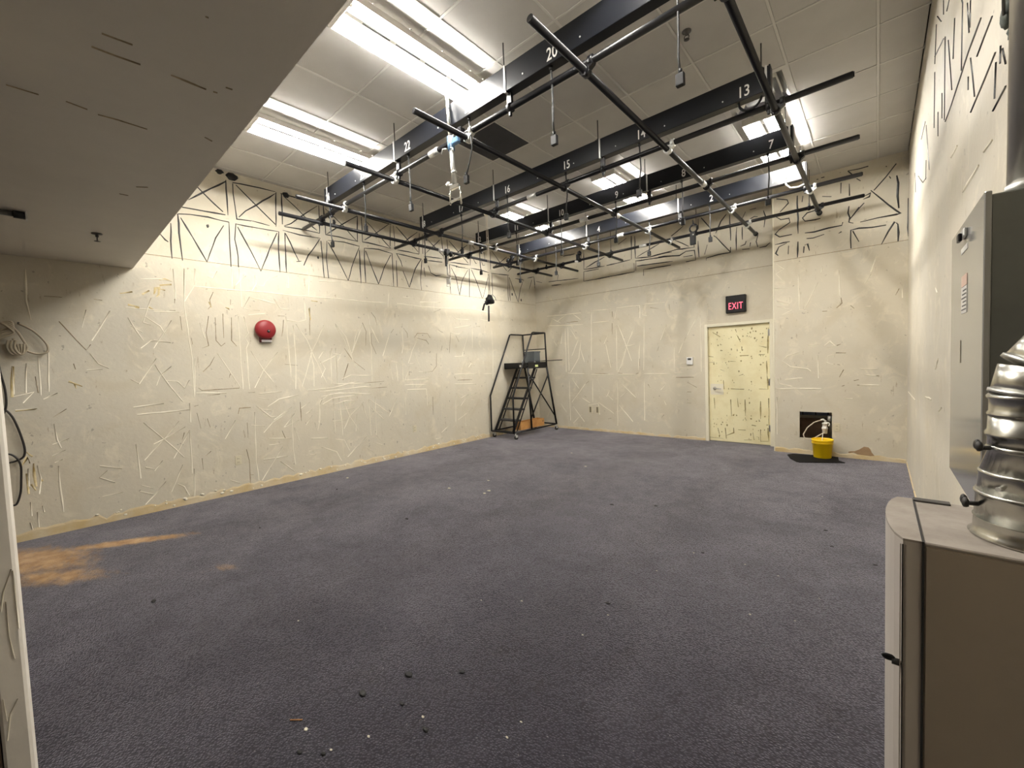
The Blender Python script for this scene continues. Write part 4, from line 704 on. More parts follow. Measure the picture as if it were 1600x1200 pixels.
XLAB = ['black pipe slung below the front raceway, carrying the drop arm', 'black pipe slung below the second raceway out from the soffit', 'black pipe slung below the third raceway, under two ceiling lights', 'black pipe slung below the raceway closest to the back wall', 'black pipe on bare rods, closest to the back wall']
YX = XR + [7.18]
for k, y in enumerate(YX):
    g = thing('grid_pipe', (-3.09, y, ZX), XLAB[k], 'pipe', 'long pipes of the lighting grid')
    x0 = -6.045 if k != 3 else -5.95
    MB().cyl((x0, y, ZX), (-.14, y, ZX), PIPE, n=16).build('pipe', M_black, g)
    MB().ring((-3.12, y, ZX), (1, 0, 0), PIPE + .006, .13, .008).build('coupling', M_zinc, g)
    for xe in (x0 - .004, -.136):
        MB().cyl((xe - .004, y, ZX), (xe + .004, y, ZX), PIPE * .8, n=12).build('end_cap', M_plug, g)
    if k == 4:
        for x in RODX:
            MB().cyl((x, y, ZX + .03), (x, y, H), .0055, n=6).build('hanger_rod', M_rod, g)
            MB().ring((x, y, ZX), (1, 0, 0), PIPE + .009, .03, .007).bbox(x - .012, x + .012, y - .012, y + .012, ZX + .028, ZX + .06, .003).build('pipe_ring', M_black, g)
YPX = [(-5.52, 2.05, 7.74), (-4.87, 2.00, 7.79), (-3.78, 2.02, 7.69), (-2.66, 2.00, 7.64), (-1.49, 1.96, 7.79), (-.622, 1.98, 7.37)]
PLAB = ['black cross pipe running along beside the left wall', 'second black cross pipe out from the left wall', 'third cross pipe out from the left wall, beside the number 22', 'fourth cross pipe from the left wall, passing the telescopic drop arm', 'fifth cross pipe from the left wall, crossing the number 20', 'dark cross pipe nearest the right wall']
galv = {(0, 1), (0, 2), (0, 3), (3, 1), (3, 2), (3, 3), (3, 4), (2, 1), (3, 5), (4, 4), (4, 3), (1, 4)}
for k, (x, y0, y1) in enumerate(YPX):
    g = thing('cross_pipe', (x, (y0 + y1) / 2, ZP), PLAB[k], 'pipe', 'cross pipes of the lighting grid')
    MB().cyl((x, y0, ZP), (x, y1, ZP), PIPE, n=16).build('pipe', M_black, g)
    MB().cyl((x, y0 - .003, ZP), (x, y0 + .004, ZP), PIPE * .8, n=12).build('end_cap', M_plug, g)
    if k in (4, 5): MB().cyl((x, y1 - .03, ZP), (x, y1 + .02, ZP), PIPE + .010, n=14).build('end_cap', M_plug, g)
    yj = {0: 4.56, 1: 4.64, 3: 5.28, 4: 5.07}.get(k)
    if yj: MB().ring((x, yj, ZP), (0, 1, 0), PIPE + .006, .11, .008).build('coupling', M_zinc, g)
    for j, y in enumerate(YX):
        if y > y1 - .03: continue
        mm = M_zinc if (j, k) in galv else M_black
        c = MB(); c.ring((x, y, ZP), (0, 1, 0), PIPE + .012, .05, .010)
        c.ring((x + .048, y, ZX), (1, 0, 0), PIPE + .010, .032, .008)
        c.quadbox([(x + .02, y - .02, ZP - .012), (x + .066, y - .02, ZX - .03), (x + .066, y + .02, ZX - .03), (x + .02, y + .02, ZP - .012), (x + .02, y - .02, ZP + .03), (x + .066, y - .02, ZX + .02), (x + .066, y + .02, ZX + .02), (x + .02, y + .02, ZP + .03)])
        c.cyl((x + .012, y - .03, ZP - .05), (x + .012, y - .03, ZP - .025), .006, n=6)
        c.build('pipe_clamp', mm, g)

# ------------------------------------------------------------------ things hung on the grid
# telescopic drop arm with blue clamp
t = thing('drop_arm', (-2.80, 2.48, 3.0), 'chrome telescopic drop arm with blue clamp hung at the front pipe', 'drop arm')
top, mid, low = Vector((-2.838, 2.485, 3.905)), Vector((-2.80, 2.485, 3.43)), Vector((-2.775, 2.485, 3.09))
MB().cyl(top, mid, .0165, n=14).build('upper_tube', M_chrome, t)
MB().cyl(mid, low, .021, n=14).ring(low + Vector((0, 0, .10)), (0, 0, 1), .025, .02, .006).build('lower_tube', M_galv, t)
MB().cyl(top + Vector((0, 0, -.002)), top + Vector((-.001, 0, .012)), .019, n=12).build('end_cap', M_zinc, t)
cl = MB().cyl((-2.803, 2.485, 3.50), (-2.797, 2.485, 3.385), .030, n=14); cl.bbox(-2.79, -2.70, 2.47, 2.515, 3.425, 3.47, .006)
cl = cl.build('clamp_body', M_blue, t)
MB().bbox(-2.735, -2.69, 2.50, 2.56, 3.43, 3.56, .006).ring((-2.715, 2.56, 3.51), (1, 0, 0), PIPE + .012, .04, .010).build('pipe_hook', M_black, t)
MB().tube([(-2.83, 2.46, 3.40), (-2.87, 2.45, 3.41), (-2.885, 2.45, 3.37)], .006, 6).build('tee_handle', M_zinc, cl)
MB().tube([(-2.77, 2.455, 3.39), (-2.74, 2.45, 3.37), (-2.735, 2.45, 3.34)], .006, 6).build('tee_handle', M_zinc, cl)
MB().tube([(-2.70, 2.46, 3.52), (-2.715, 2.44, 3.47), (-2.74, 2.43, 3.40), (-2.75, 2.44, 3.36)], .003, 5).build('safety_wire', M_zinc, t)
yk = MB().bbox(-2.83, -2.72, 2.47, 2.50, 3.05, 3.085, .004)
yk.tube([(-2.825, 2.485, 3.07), (-2.84, 2.485, 3.02), (-2.84, 2.485, 2.93)], .008, 6).tube([(-2.725, 2.485, 3.07), (-2.705, 2.485, 3.02), (-2.70, 2.485, 2.90)], .008, 6)
yk.bbox(-2.845, -2.70, 2.478, 2.492, 2.945, 2.965, .003)
yk.build('fork', M_chrome, t)
MB().blob((-2.86, 2.48, 3.115), .022, 4, (1.2, .5, .8)).cyl((-2.84, 2.48, 3.10), (-2.78, 2.48, 3.09), .006, n=6).build('wing_knob', M_zinc, t)

# clamp with hanging stirrup on the pipe by the left wall
t = thing('stirrup_clamp', (-5.52, 4.70, 2.87), 'black pipe clamp with a dangling silver stirrup by the left wall', 'clamp')
MB().bbox(-5.56, -5.48, 4.66, 4.74, 3.40, 3.50, .006).blob((-5.45, 4.72, 3.40), .035, 2).bbox(-5.56, -5.53, 4.68, 4.72, 3.22, 3.42, .004).build('clamp', M_black, t)
MB().tube([(-5.55, 4.70, 3.56), (-5.545, 4.70, 3.30), (-5.53, 4.70, 3.05)], .008, 6).tube([(-5.525, 4.70, 3.25), (-5.50, 4.70, 3.03)], .006, 6).build('strap', M_zinc, t)
MB().tube([(-5.545, 4.70, 3.03), (-5.555, 4.70, 2.88), (-5.47, 4.70, 2.87), (-5.465, 4.70, 3.02), (-5.545, 4.70, 3.03)], .007, 6).build('stirrup', M_zinc, t)
MB().bbox(-5.535, -5.48, 4.69, 4.71, 2.91, 3.0, .004).build('plate', M_thermo, t)

# rope with black clamp bundle
t = thing('hanging_bundle', (-3.91, 4.03, 2.2), 'black clamp bundle dangling on thin lines in front of the left wall', 'hanging clamp')
lp = Vector((-3.905, 4.03, 2.38))
for dx, dy in ((-.012, 0), (.004, .02), (.020, -.01)):
    MB().tube([(-3.90 + dx, 4.03 + dy * .3, 3.49), (-3.90 + dx, 4.03 + dy, 2.95), lp + Vector((dx, dy, .06))], .0025, 5).build('line', M_hose, t)
MB().ring((-3.90, 4.03, ZX), (1, 0, 0), PIPE + .006, .04, .006).build('knot', M_hose, t)
MB().blob(lp, .062, 5, (.9, .8, 1.0), 10, 7, .25).blob(lp + Vector((.05, 0, -.035)), .030, 6).blob(lp + Vector((-.02, -.03, -.04)), .033, 8).build('clamp_body', M_plug, t)
MB().tube([lp + Vector((-.04, 0, -.02)), lp + Vector((-.10, 0, -.05)), lp + Vector((-.135, 0, -.13))], .014, 6).tube([lp + Vector((.05, 0, .06)), lp + Vector((.10, 0, .02)), lp + Vector((.12, 0, -.03))], .004, 5).build('strap', M_cable, t)
MB().cyl(lp + Vector((-.02, 0, -.08)), lp + Vector((-.028, 0, -.29)), .012, n=8).build('handle', M_blackcord, t)

# black clamps on the far pipe
t = thing('pipe_coupler', (-4.44, 7.15, 3.5), 'black half coupler gripping the back pipe above the number 4', 'clamp')
MB().ring((-4.44, 7.18, ZX), (1, 0, 0), PIPE + .014, .06, .012).bbox(-4.48, -4.41, 7.12, 7.17, 3.52, 3.62, .006).blob((-4.40, 7.12, 3.63), .045, 3).build('jaw', M_black, t)
MB().cyl((-4.50, 7.12, 3.49), (-4.44, 7.12, 3.47), .018, n=8).build('bolt', M_thermo, t)
t = thing('cable_pulley', (-2.26, 7.16, 3.3), 'black pulley block hooked over the back pipe beside number 2', 'pulley')
MB().tube(arc((-2.26, 7.17, 3.60), .062, 0, 2 * math.pi, 14, (1, 0, 0), (0, 0, 1)), .015, 6).cyl((-2.26, 7.17, 3.66), (-2.27, 7.17, 3.74), .016, .006, n=8).build('hook_ring', M_black, t)
MB().bbox(-2.305, -2.215, 7.12, 7.158, 3.33, 3.53, .008).build('block', M_plug, t)
MB().cyl((-2.25, 7.118, 3.49), (-2.25, 7.112, 3.49), .012, n=8).build('rivet', M_thermo, t)
t = thing('coiled_clamp', (-4.95, 6.28, 3.4), 'black clamp cluster at the left end of the raceway numbered 1 to 6', 'clamp')
MB().blob((-5.40, 6.26, 3.60), .05, 11, (1.2, .8, .9)).blob((-5.50, 6.26, 3.56), .045, 12).cyl((-5.40, 6.26, 3.53), (-5.40, 6.26, 3.66), .018, n=8).build('clamp_body', M_plug, t)

# ------------------------------------------------------------------ ceiling services
t = thing('air_diffuser', (-.902, 4.77, H), 'shiny aluminium ceiling air diffuser partly behind the number 13', 'air vent')
def frustum_ring(mb, r0, z0, r1, z1, th=.004):
    c = (-.902, 4.77)
    for a in range(4):
        ca, sa = [(1, 0), (0, 1), (-1, 0), (0, -1)][a], [(0, 1), (-1, 0), (0, -1), (1, 0)][a]
        p = lambda r, s, z: (c[0] + ca[0] * r + sa[0] * s, c[1] + ca[1] * r + sa[1] * s, z)
        mb.quadbox([p(r0, -r0, z0), p(r0, r0, z0), p(r1, r1, z1), p(r1, -r1, z1), p(r0, -r0, z0 + th), p(r0, r0, z0 + th), p(r1, r1, z1 + th), p(r1, -r1, z1 + th)])
mb = MB(); frustum_ring(mb, .295, H - .004, .255, H - .002); mb.build('rim', M_tee, t)
for k, (ra, rb) in enumerate(((.255, .20), (.20, .145), (.145, .09))):
    mb = MB(); frustum_ring(mb, ra, H - .006 - k * .012, rb, H + .035 - k * .008); mb.build('vane', M_alu, t)
MB().box(-1.15, -.65, 4.52, 5.02, H + .036, H + .04).build('plenum', M_alu, t)
MB().quadbox([(-.992, 4.68, H - .04), (-.812, 4.68, H - .04), (-.812, 4.86, H - .04), (-.992, 4.86, H - .04), (-.962, 4.71, H - .01), (-.842, 4.71, H - .01), (-.842, 4.83, H - .01), (-.962, 4.83, H - .01)]).build('centre_cone', M_alu, t)
def sprinkler(x, y, z, lab):
    t = thing('sprinkler_head', (x, y, z), lab, 'sprinkler')
    MB().lathe([(.035, 0), (.034, -.006), (.012, -.010), (.010, -.030)], (x, y, z), (0, 0, 1), 16).build('escutcheon', M_rod, t)
    MB().tube(arc((x, y, z - .045), .018, -.9, math.pi + .9, 10, (1, 0, 0), (0, 0, 1)), .0035, 5).build('yoke', M_rod, t)
    MB().lathe([(.020, -.062), (.021, -.064), (.004, -.066)], (x, y, z), (0, 0, 1), 14).build('deflector', M_rod, t)
sprinkler(-1.12, 3.47, H, 'dark sprinkler head in a ceiling tile behind the number 19')
sprinkler(-4.80, .372, ZS, 'small dark sprinkler head under the soffit')
t = thing('conduit_stub', (-4.52, -.06, ZS), 'grey conduit stub with a coupling under the soffit', 'conduit')
MB().cyl((-4.515, -.02, ZS - .022), (-4.42, -1.3, ZS - .022), .019, n=12).build('tube', M_rod, t)
MB().cyl((-4.515, -.06, ZS - .022), (-4.517, .0, ZS - .022), .026, n=12).build('coupling', M_cable, t)
MB().box(-4.55, -4.48, -.005, .005, ZS - .05, ZS).build('bracket', M_zinc, t)

# ------------------------------------------------------------------ wall devices
t = thing('fire_alarm_bell', (XA, 1.98, 2.08), 'round red fire alarm bell on the left wall', 'alarm bell')
bc = (XA, 1.98, 2.08)
MB().bbox(XA, XA + .045, 1.915, 2.055, 1.915, 2.10, .005).build('back_box', M_redd, t)
MB().lathe([(.124, .045), (.126, .052), (.125, .062), (.116, .082), (.095, .095), (.05, .104), (.012, .107)], bc, (1, 0, 0), 36).build('gong', M_red, t)
MB().lathe([(.018, .106), (.018, .110), (.010, .114), (.004, .118)], (XA, 2.0, 2.055), (1, 0, 0), 14).build('centre_nut', M_black, t)
MB().cyl((XA + .114, 2.0, 2.06), (XA + .119, 2.0, 2.06), .006, n=8).build('nut_cap', M_zinc, t)
MB().bbox(XA + .045, XA + .050, 1.93, 2.052, 1.918, 1.945, .001).build('name_plate', M_white, t)
for k in range(7): MB().box(XA + .0498, XA + .0508, 1.938 + k * .016, 1.945 + k * .016, 1.925, 1.938).build('print_mark', M_redd, t)

t = thing('exit_sign', (-1.795, YB, 2.22), 'black exit sign with red lit letters above the yellow door', 'exit sign')
MB().bbox(-1.948, -1.642, YB - .058, YB, 2.228, 2.518, .008).build('housing', M_exitb, t)
MB().box(-1.92, -1.67, YB - .0595, YB - .057, 2.245, 2.425).build('face', M_plug, t)
text_mb('EXIT', (-1.795, YB - .0605, 2.335), (1, 0, 0), (0, 0, 1), .160, .004, .62, weight=-.006, space=1.12).build('letters', M_exitr, t)

t = thing('thermostat', (-2.57, YB, 1.44), 'small white wall thermostat left of the door', 'thermostat')
MB().bbox(-2.625, -2.515, YB - .028, YB, 1.372, 1.508, .006).build('cover', M_thermo, t)
MB().box(-2.60, -2.54, YB - .0292, YB - .0275, 1.455, 1.49).build('window', M_cable, t)

def outlet(P, u, v, n, lab):
    """cover plate with n duplex receptacles"""
    c = Vector(P(u, v, 0)); t = thing('wall_outlet', tuple(c), lab, 'outlet')
    w = .035 + .046 * (n - 1) / 2 * 1.0
    def bx(u0, u1, v0, v1, h0, h1, nm, mm, par):
        a, b = P(u0, v0, h0), P(u1, v1, h1)
        return MB().bbox(min(a[0], b[0]), max(a[0], b[0]), min(a[1], b[1]), max(a[1], b[1]), min(a[2], b[2]), max(a[2], b[2]), .001).build(nm, mm, par)
    pl = bx(u - w, u + w, v - .058, v + .058, -.002, .006, 'cover_plate', M_ivory, t)
    for k in range(n):
        uc = u + (k - (n - 1) / 2) * .046
        for dz in (-.022, .022):
            r = bx(uc - .015, uc + .015, v + dz - .015, v + dz + .015, .005, .009, 'receptacle', M_ivory, t)
            for s in (-.006, .006): bx(uc + s - .002, uc + s + .002, v + dz - .006, v + dz + .006, .0085, .0102, 'slot', M_slot, r)
outlet(PA, 1.588, .42, 1, 'ivory duplex outlet low on the left wall, nearer the camera')
outlet(PA, 4.265, .44, 1, 'ivory duplex outlet low on the left wall, towards the ladder')
outlet(PP, -.437, .428, 1, 'ivory duplex outlet beside the square hole')
# uncovered twin boxes on the back wall
t = thing('outlet_box', (-4.6, YB, .46), 'pair of uncovered outlet boxes low on the back wall', 'outlet')
for x in (-4.672, -4.505):
    MB().bbox(x - .05, x + .05, YB - .006, YB, .385, .535, .002).build('mud_ring', M_ivory, t)
    MB().bbox(x - .02, x + .02, YB - .010, YB - .004, .40, .52, .002).build('receptacle', M_slot, t)

# ------------------------------------------------------------------ hole in the pier with plumbing, bucket, mat
MB().box(HX0 - .15, HX1 - .06, YB - .06, YB - .03, .02, .50).build('cavity_board', M_brown, wall_pier)
t = thing('cavity_duct', (-.70, YB - .1, .6), 'blue grey duct crossing inside the square wall hole', 'duct')
MB().bbox(-1.02, -.55, YB - .16, YB - .05, .56, .66, .006).build('duct_body', M_duct_b, t)
for x in (-.86, -.70): MB().bbox(x - .008, x + .008, YB - .165, YB - .16, .56, .66, .002).build('seam', M_gap, t)
t = thing('drain_trap', (-.565, YP + .06, .45), 'white plastic drain fitting inside the square wall hole', 'pipe fitting')
tx, ty = -.578, YP + .045
MB().lathe([(.026, -.10), (.030, -.095), (.032, -.04), (.036, -.038), (.036, -.01), (.030, -.008), (.028, .03), (.034, .032), (.034, .055), (.020, .06)], (tx, ty, .42), (0, 0, 1), 20).build('cup', M_pvc, t)
MB().tube([(tx, ty, .475), (tx + .01, ty + .01, .50), (tx - .02, ty - .01, .525), (tx - .045, ty - .015, .515)], .014, 10).build('elbow', M_pvc, t)
MB().tube(arc((tx + .03, ty, .455), .026, -1.2, 2.6, 10, (1, 0, 0), (0, 0, 1)), .010, 8).build('union_nut', M_pvc, t)
MB().cyl((tx + .06, ty + .05, .58), (tx + .05, ty + .06, .50), .03, n=14).build('pipe', M_zinc, t)
t = thing('drain_hose', (-.70, YP - .03, .25), 'thin cream hose looping out of the wall hole into the bucket', 'hose')
MB().tube([(tx - .045, ty - .015, .515), (-.70, YP + .01, .48), (-.78, YP - .02, .40), (-.825, YP - .045, .30), (-.81, YP - .06, .245), (-.76, YP - .07, .235), (-.70, YP - .08, .255), (-.64, YP - .05, .30), (-.60, YP, .325), (tx, ty - .005, .335)], .0075, 8).build('hose', M_hose, t)
MB().cyl((-.595, YP - .03, .33), (-.60, YP - .10, .22), .005, n=6).build('drip_line', M_pvc, t)

bx_, by_ = -.59, 7.30
t = thing('bucket', (bx_, by_, .008), 'small yellow plastic bucket standing below the wall hole', 'bucket')
MB().lathe([(.002, 0), (.100, 0), (.104, .006), (.124, .235), (.128, .236), (.128, .262), (.124, .264), (.120, .262), (.116, .235), (.098, .010), (.002, .008)], (bx_, by_, .008), (0, 0, 1), 40, caps=False).build('tub', M_yel, t)
MB().ring((bx_, by_, .215), (0, 0, 1), .1255, .012, .006, 36).build('rib', M_yel, t)
MB().tube(arc((bx_, by_, .232), .131, math.pi + .35, 2 * math.pi - .35, 16, (1, 0, 0), (0, 1, 0)), .004, 6).build('handle', M_yel, t)
mp = [(-1.005, 7.26), (-.94, 7.02), (-.845, 6.845), (-.80, 6.82), (-.34, 7.075), (-.325, 7.09), (-.40, 7.19), (-.42, 7.42), (-.50, 7.43), (-.95, 7.36)]
solo(MB().prism(mp, .0, .008), 'floor_mat', M_mat, (-.66, 7.12, 0), 'thin black rubber mat under the yellow bucket', 'mat')

# ------------------------------------------------------------------ rolling ladder
L0, L1 = -6.02, -5.40
t = thing('rolling_ladder', (-5.71, 6.85, 0), 'black steel rolling platform ladder in the far left corner', 'ladder')
R_ = .017
MB().tube([(L0, 6.12, .135), (L1, 6.12, .135), (L1, 7.57, .135), (L0, 7.57, .135), (L0, 6.12, .135)], .015, 8).bbox(L0, L1, 6.10, 6.22, .125, .150, .003).build('base_frame', M_ladder, t)
for x in (-5.95, -5.46):
    MB().quadbox([(x - .015, 6.14, .15), (x + .015, 6.14, .15), (x + .015, 6.19, .15), (x - .015, 6.19, .15), (x - .015, 6.90, 1.40), (x + .015, 6.90, 1.40), (x + .015, 6.95, 1.40), (x - .015, 6.95, 1.40)]).build('stringer', M_ladder, t)
    MB().cyl((x, 6.28, .15), (x, 7.0, 1.38), .012, n=8).build('stringer_rod', M_ladder, t)
for k, z in enumerate((.355, .57, .785, .995, 1.205)):
    y = 6.15 + (z - .15) * .605
    MB().bbox(-5.95, -5.46, y, y + .15, z - .018, z + .016, .003).build('step', M_tread if k < 2 else M_ladder, t)
pf = MB().bbox(L0 + .01, L1, 6.60, 7.28, 1.46, 1.485, .003).build('platform', M_ladder, t)
MB().box(L0 + .005, L0 + .02, 6.58, 7.28, 1.40, 1.53).box(L1 - .01, L1 + .006, 6.62, 7.28, 1.40, 1.53).box(L0 + .005, L1 + .006, 7.275, 7.29, 1.40, 1.53).build('toe_board', M_ladder, pf)
MB().bbox(L0, L1, 6.58, 6.60, 1.42, 1.52, .002).build('nosing', M_ladder, pf)
for x in (L0, L1):
    MB().tube([(x, 6.12, .13), (x, 6.125, .87), (x, 6.80, 2.14), (x, 6.84, 2.15), (x, 7.24, 2.15)], R_, 8).build('handrail', M_ladder, t)
    MB().cyl((x, 7.24, 2.15), (x, 7.27, 1.42), R_, n=8).build('back_post', M_ladder, t)
    MB().cyl((x, 7.27, 1.42), (x, 7.57, .13), .021, n=8).build('leg', M_ladder, t)
x = L1
MB().cyl((x, 6.62, 1.42), (x, 6.68, .15), .019, n=8).build('leg', M_ladder, t)
MB().cyl((x, 6.64, 1.30), (x, 7.52, .32), .014, n=8).build('brace', M_ladder, t)
MB().cyl((x, 7.31, 1.25), (x, 6.67, .36), .014, n=8).build('brace', M_ladder, t)
MB().cyl((L0, 7.24, 2.15), (L1, 7.24, 2.15), R_, n=8).build('back_rail', M_ladder, t)
MB().cyl((L0, 7.255, 1.81), (L1, 7.255, 1.81), .010, n=8).build('back_rail', M_ladder, t)
for x, y in ((L0 + .02, 6.16), (L1, 6.16), (L0 + .02, 7.54), (L1, 7.54)):
    c = MB().cyl((x, y, .13), (x, y, .075), .012, n=8).box(x - .024, x - .020, y - .02, y + .045, .04, .09).box(x + .020, x + .024, y - .02, y + .045, .04, .09).build('caster', M_zinc, t)
    MB().cyl((x - .016, y + .022, .045), (x + .016, y + .022, .045), .045, n=18).build('wheel', M_rubber, c)
MB().bbox(L1 + .006, L1 + .0075, 6.86, 6.96, 1.43, 1.475, .0005).build('sticker', M_stick, pf)
MB().bbox(-5.59, -5.54, 6.578, 6.58, 1.44, 1.48, .0005).build('sticker', M_label, pf)

t = thing('wooden_crate', (-5.71, 6.85, .15), 'shallow orange wooden crate on the ladder base', 'crate')
cx0, cx1, cy0, cy1, cz = -5.66, -5.455, 6.40, 7.19, .152
MB().box(cx0, cx1, cy0, cy1, cz, cz + .012).build('bottom', M_wood, t)
for x in (cx0, cx1 - .018): MB().bbox(x, x + .018, cy0, cy1, cz + .012, cz + .155, .002).build('side_board', M_wood, t)
for y in (cy0 + .0, cy1 - .018): MB().bbox(cx0 + .018, cx1 - .018, y, y + .018, cz + .012, cz + .155, .002).build('end_board', M_wood, t)
MB().cyl((cx1, cy1 - .05, .25), (cx1 + .001, cy1 - .05, .25), .015, n=10).build('knot', M_doorbr, t)
t = thing('storage_bin', (-5.64, 7.12, 1.49), 'grey plastic bin on the ladder platform', 'bin')
MB().bbox(-5.80, -5.53, 7.02, 7.22, 1.487, 1.755, .006).build('body', M_bin, t)
MB().bbox(-5.81, -5.52, 7.01, 7.23, 1.74, 1.765, .004).build('rim', M_bin, t)
solo(MB().tube([(-5.44, 6.7, 1.545), (-5.43, 7.1, 1.55), (-5.30, 7.72, 1.56)], .008, 6), 'steel_rod', M_ladder, (-5.43, 7.1, 1.54), 'thin dark rod sticking out from the ladder platform', 'rod')
t = thing('tool_pouch', (-5.75, 6.8, 1.49), 'low black bundle lying on the ladder platform', 'bundle')
MB().blob((-5.85, 6.78, 1.505), .05, 3, (1.6, 1.6, .5)).blob((-5.6, 6.8, 1.505), .05, 4, (2.0, 1.8, .45)).build('cloth', M_plug, t)
MB().blob((-5.72, 6.84, 1.55), .028, 5, (1, 1, 1.2)).blob((-5.47, 6.95, 1.52), .022, 5, (1, 1, 1.2)).build('tape_roll', M_label, t)

# ------------------------------------------------------------------ cords at the left
def cord(name, M_, pts, r, lab, loc):
    # smooth through control points (Catmull-Rom)
    P_ = [Vector(p) for p in pts]; out = []
    for i in range(len(P_) - 1):
        p0, p1, p2, p3 = P_[max(i - 1, 0)], P_[i], P_[i + 1], P_[min(i + 2, len(P_) - 1)]
        for k in range(6):
            s = k / 6
            out.append(.5 * ((2 * p1) + (p2 - p0) * s + (2 * p0 - 5 * p1 + 4 * p2 - p3) * s * s + (3 * p1 - p0 - 3 * p2 + p3) * s ** 3))
    out.append(P_[-1])
    return out
t = thing('black_cord', (XA, -.2, .36), 'loose black cord curling down the left wall near the edge', 'cord')
xw = XA + .03
ya = [(-.262, 1.95), (-.25, 1.66), (-.227, 1.44), (-.232, 1.28), (-.27, 1.20), (-.33, 1.20), (-.34, 1.26), (-.27, 1.285), (-.20, 1.19), (-.15, .95), (-.149, .82), (-.20, .775), (-.28, .762)]
MB().tube(cord('c', None, [(xw, y, z) for y, z in ya], .009, '', None), .0085, 7).build('cord', M_blackcord, t)
MB().tube(cord('c', None, [(xw + .012, y, z) for y, z in [(-.285, .858), (-.22, .834), (-.178, .74), (-.185, .56), (-.196, .46), (-.225, .37), (-.262, .375)]], .009, '', None), .0085, 7).build('cord', M_blackcord, t)
t = thing('cord_coil', (XA, -.12, 1.77), 'beige cord coiled and tied high on the left wall', 'cord')
xk = XA + .04
loop = [(-.11, 2.06), (-.03, 2.0), (.03, 1.92), (.06, 1.85), (.05, 1.79), (-.01, 1.775), (-.07, 1.80), (-.13, 1.85), (-.15, 1.92)]
MB().tube(cord('c', None, [(xk, y, z) for y, z in loop], .01, '', None), .0095, 7).build('loop', M_beigecord, t)
MB().tube(cord('c', None, [(xk + .02, y, z) for y, z in [(-.17, 2.05), (-.12, 1.98), (-.09, 1.90), (-.07, 1.83), (-.10, 1.78), (-.15, 1.775)]], .01, '', None), .0095, 7).build('loop', M_beigecord, t)
for k in range(5):
    o_ = k * .018
    MB().tube(cord('c', None, [(xk + .01 + k * .006, y, z) for y, z in [(-.32, 1.99 + o_ * .3), (-.25, 2.04 + o_ * .5), (-.16, 2.075 - o_), (-.15, 2.03 - o_), (-.22, 1.99 - o_), (-.30, 1.95 - o_)]], .01, '', None), .0095, 7).build('turn', M_beigecord, t)
for k in range(3):
    o_ = k * .022
    MB().tube(cord('c', None, [(xk + .015 + k * .006, y, z) for y, z in [(-.18 + o_, 1.90), (-.19 + o_, 1.83), (-.16 + o_, 1.77), (-.12 + o_ * .6, 1.79), (-.13 + o_, 1.87)]], .01, '', None), .0095, 7).build('turn', M_beigecord, t)
MB().cyl((XA, -.11, 2.06), (XA + .06, -.11, 2.065), .008, n=8).build('hook', M_rod, t)

# ------------------------------------------------------------------ right-hand foreground: panel, conduit, duct, cabinet
PX = .18
t = thing('breaker_panel', (XC, 1.715, 1.10), 'grey electrical breaker panel on the right wall', 'electrical panel')
MB().bbox(PX + .012, XC, 1.45, 1.98, 1.105, 1.845, .003).build('box', M_panelb, t)
cv = MB().bbox(PX, PX + .012, 1.435, 1.985, 1.10, 1.85, .002).build('cover', M_panel, t)
lt = MB().bbox(PX - .008, PX, 1.665, 1.735, 1.80, 1.822, .002).build('latch', M_zinc, cv)
MB().bbox(PX - .016, PX - .008, 1.685, 1.715, 1.790, 1.812, .002).build('latch_slide', M_black, lt)
MB().box(PX - .0012, PX, 1.66, 1.77, 1.765, 1.780).build('label', M_label, cv)
MB().box(PX - .0012, PX, 1.66, 1.755, 1.670, 1.700).build('label', M_labelr, cv)
lb = MB().box(PX - .0012, PX, 1.66, 1.755, 1.595, 1.668).build('label', M_label, cv)
for k in range(6): MB().box(PX - .0018, PX - .001, 1.668, 1.748 - (k % 3) * .012, 1.603 + k * .0105, 1.6065 + k * .0105).build('print_line', M_cable, lb)
MB().box(PX - .0012, PX, 1.76, 1.765, 1.455, 1.52).build('slot', M_slot, cv)
t = thing('conduit_riser', (.254, 1.50, 1.85), 'pale vertical conduit rising from the breaker panel top', 'conduit')
MB().cyl((.254, 1.49, 1.848), (.254, 1.49, H + .02), .034, n=24).build('tube', M_conduit, t)
MB().cyl((.254, 1.49, 1.846), (.254, 1.49, 1.862), .0365, n=24).build('lock_nut', M_zinc, t)
MB().ring((.254, 1.49, 2.36), (0, 0, 1), .0375, .03, .005).box(.25, XC, 1.44, 1.46, 2.345, 2.375).build('strap', M_zinc, t)
t = thing('foam_lump', (XC, 1.93, 2.48), 'upper dark dried foam lump on the right wall beside the conduit', 'foam lump')
MB().blob((XC - .006, 1.93, 2.475), .045, 3, (.35, 1.5, .8), 10, 7, .12).build('lump', M_dk, t)
MB().tube([(XC - .02, 1.90, 2.455), (XC - .05, 1.70, 2.46), (XC - .08, 1.50, 2.50), (XC - .085, 1.30, 2.56)], .004, 6).build('wire', M_blackcord, t)
t = thing('foam_lump', (XC, 1.90, 2.40), 'lower green black foam lump on the right wall beside the conduit', 'foam lump')
MB().blob((XC - .004, 1.885, 2.392), .022, 7, (.5, 1.1, 1.0), 8, 6, .2).blob((XC - .004, 1.875, 2.425), .014, 8, (.6, 1, 1.3)).build('lump', M_dk, t)

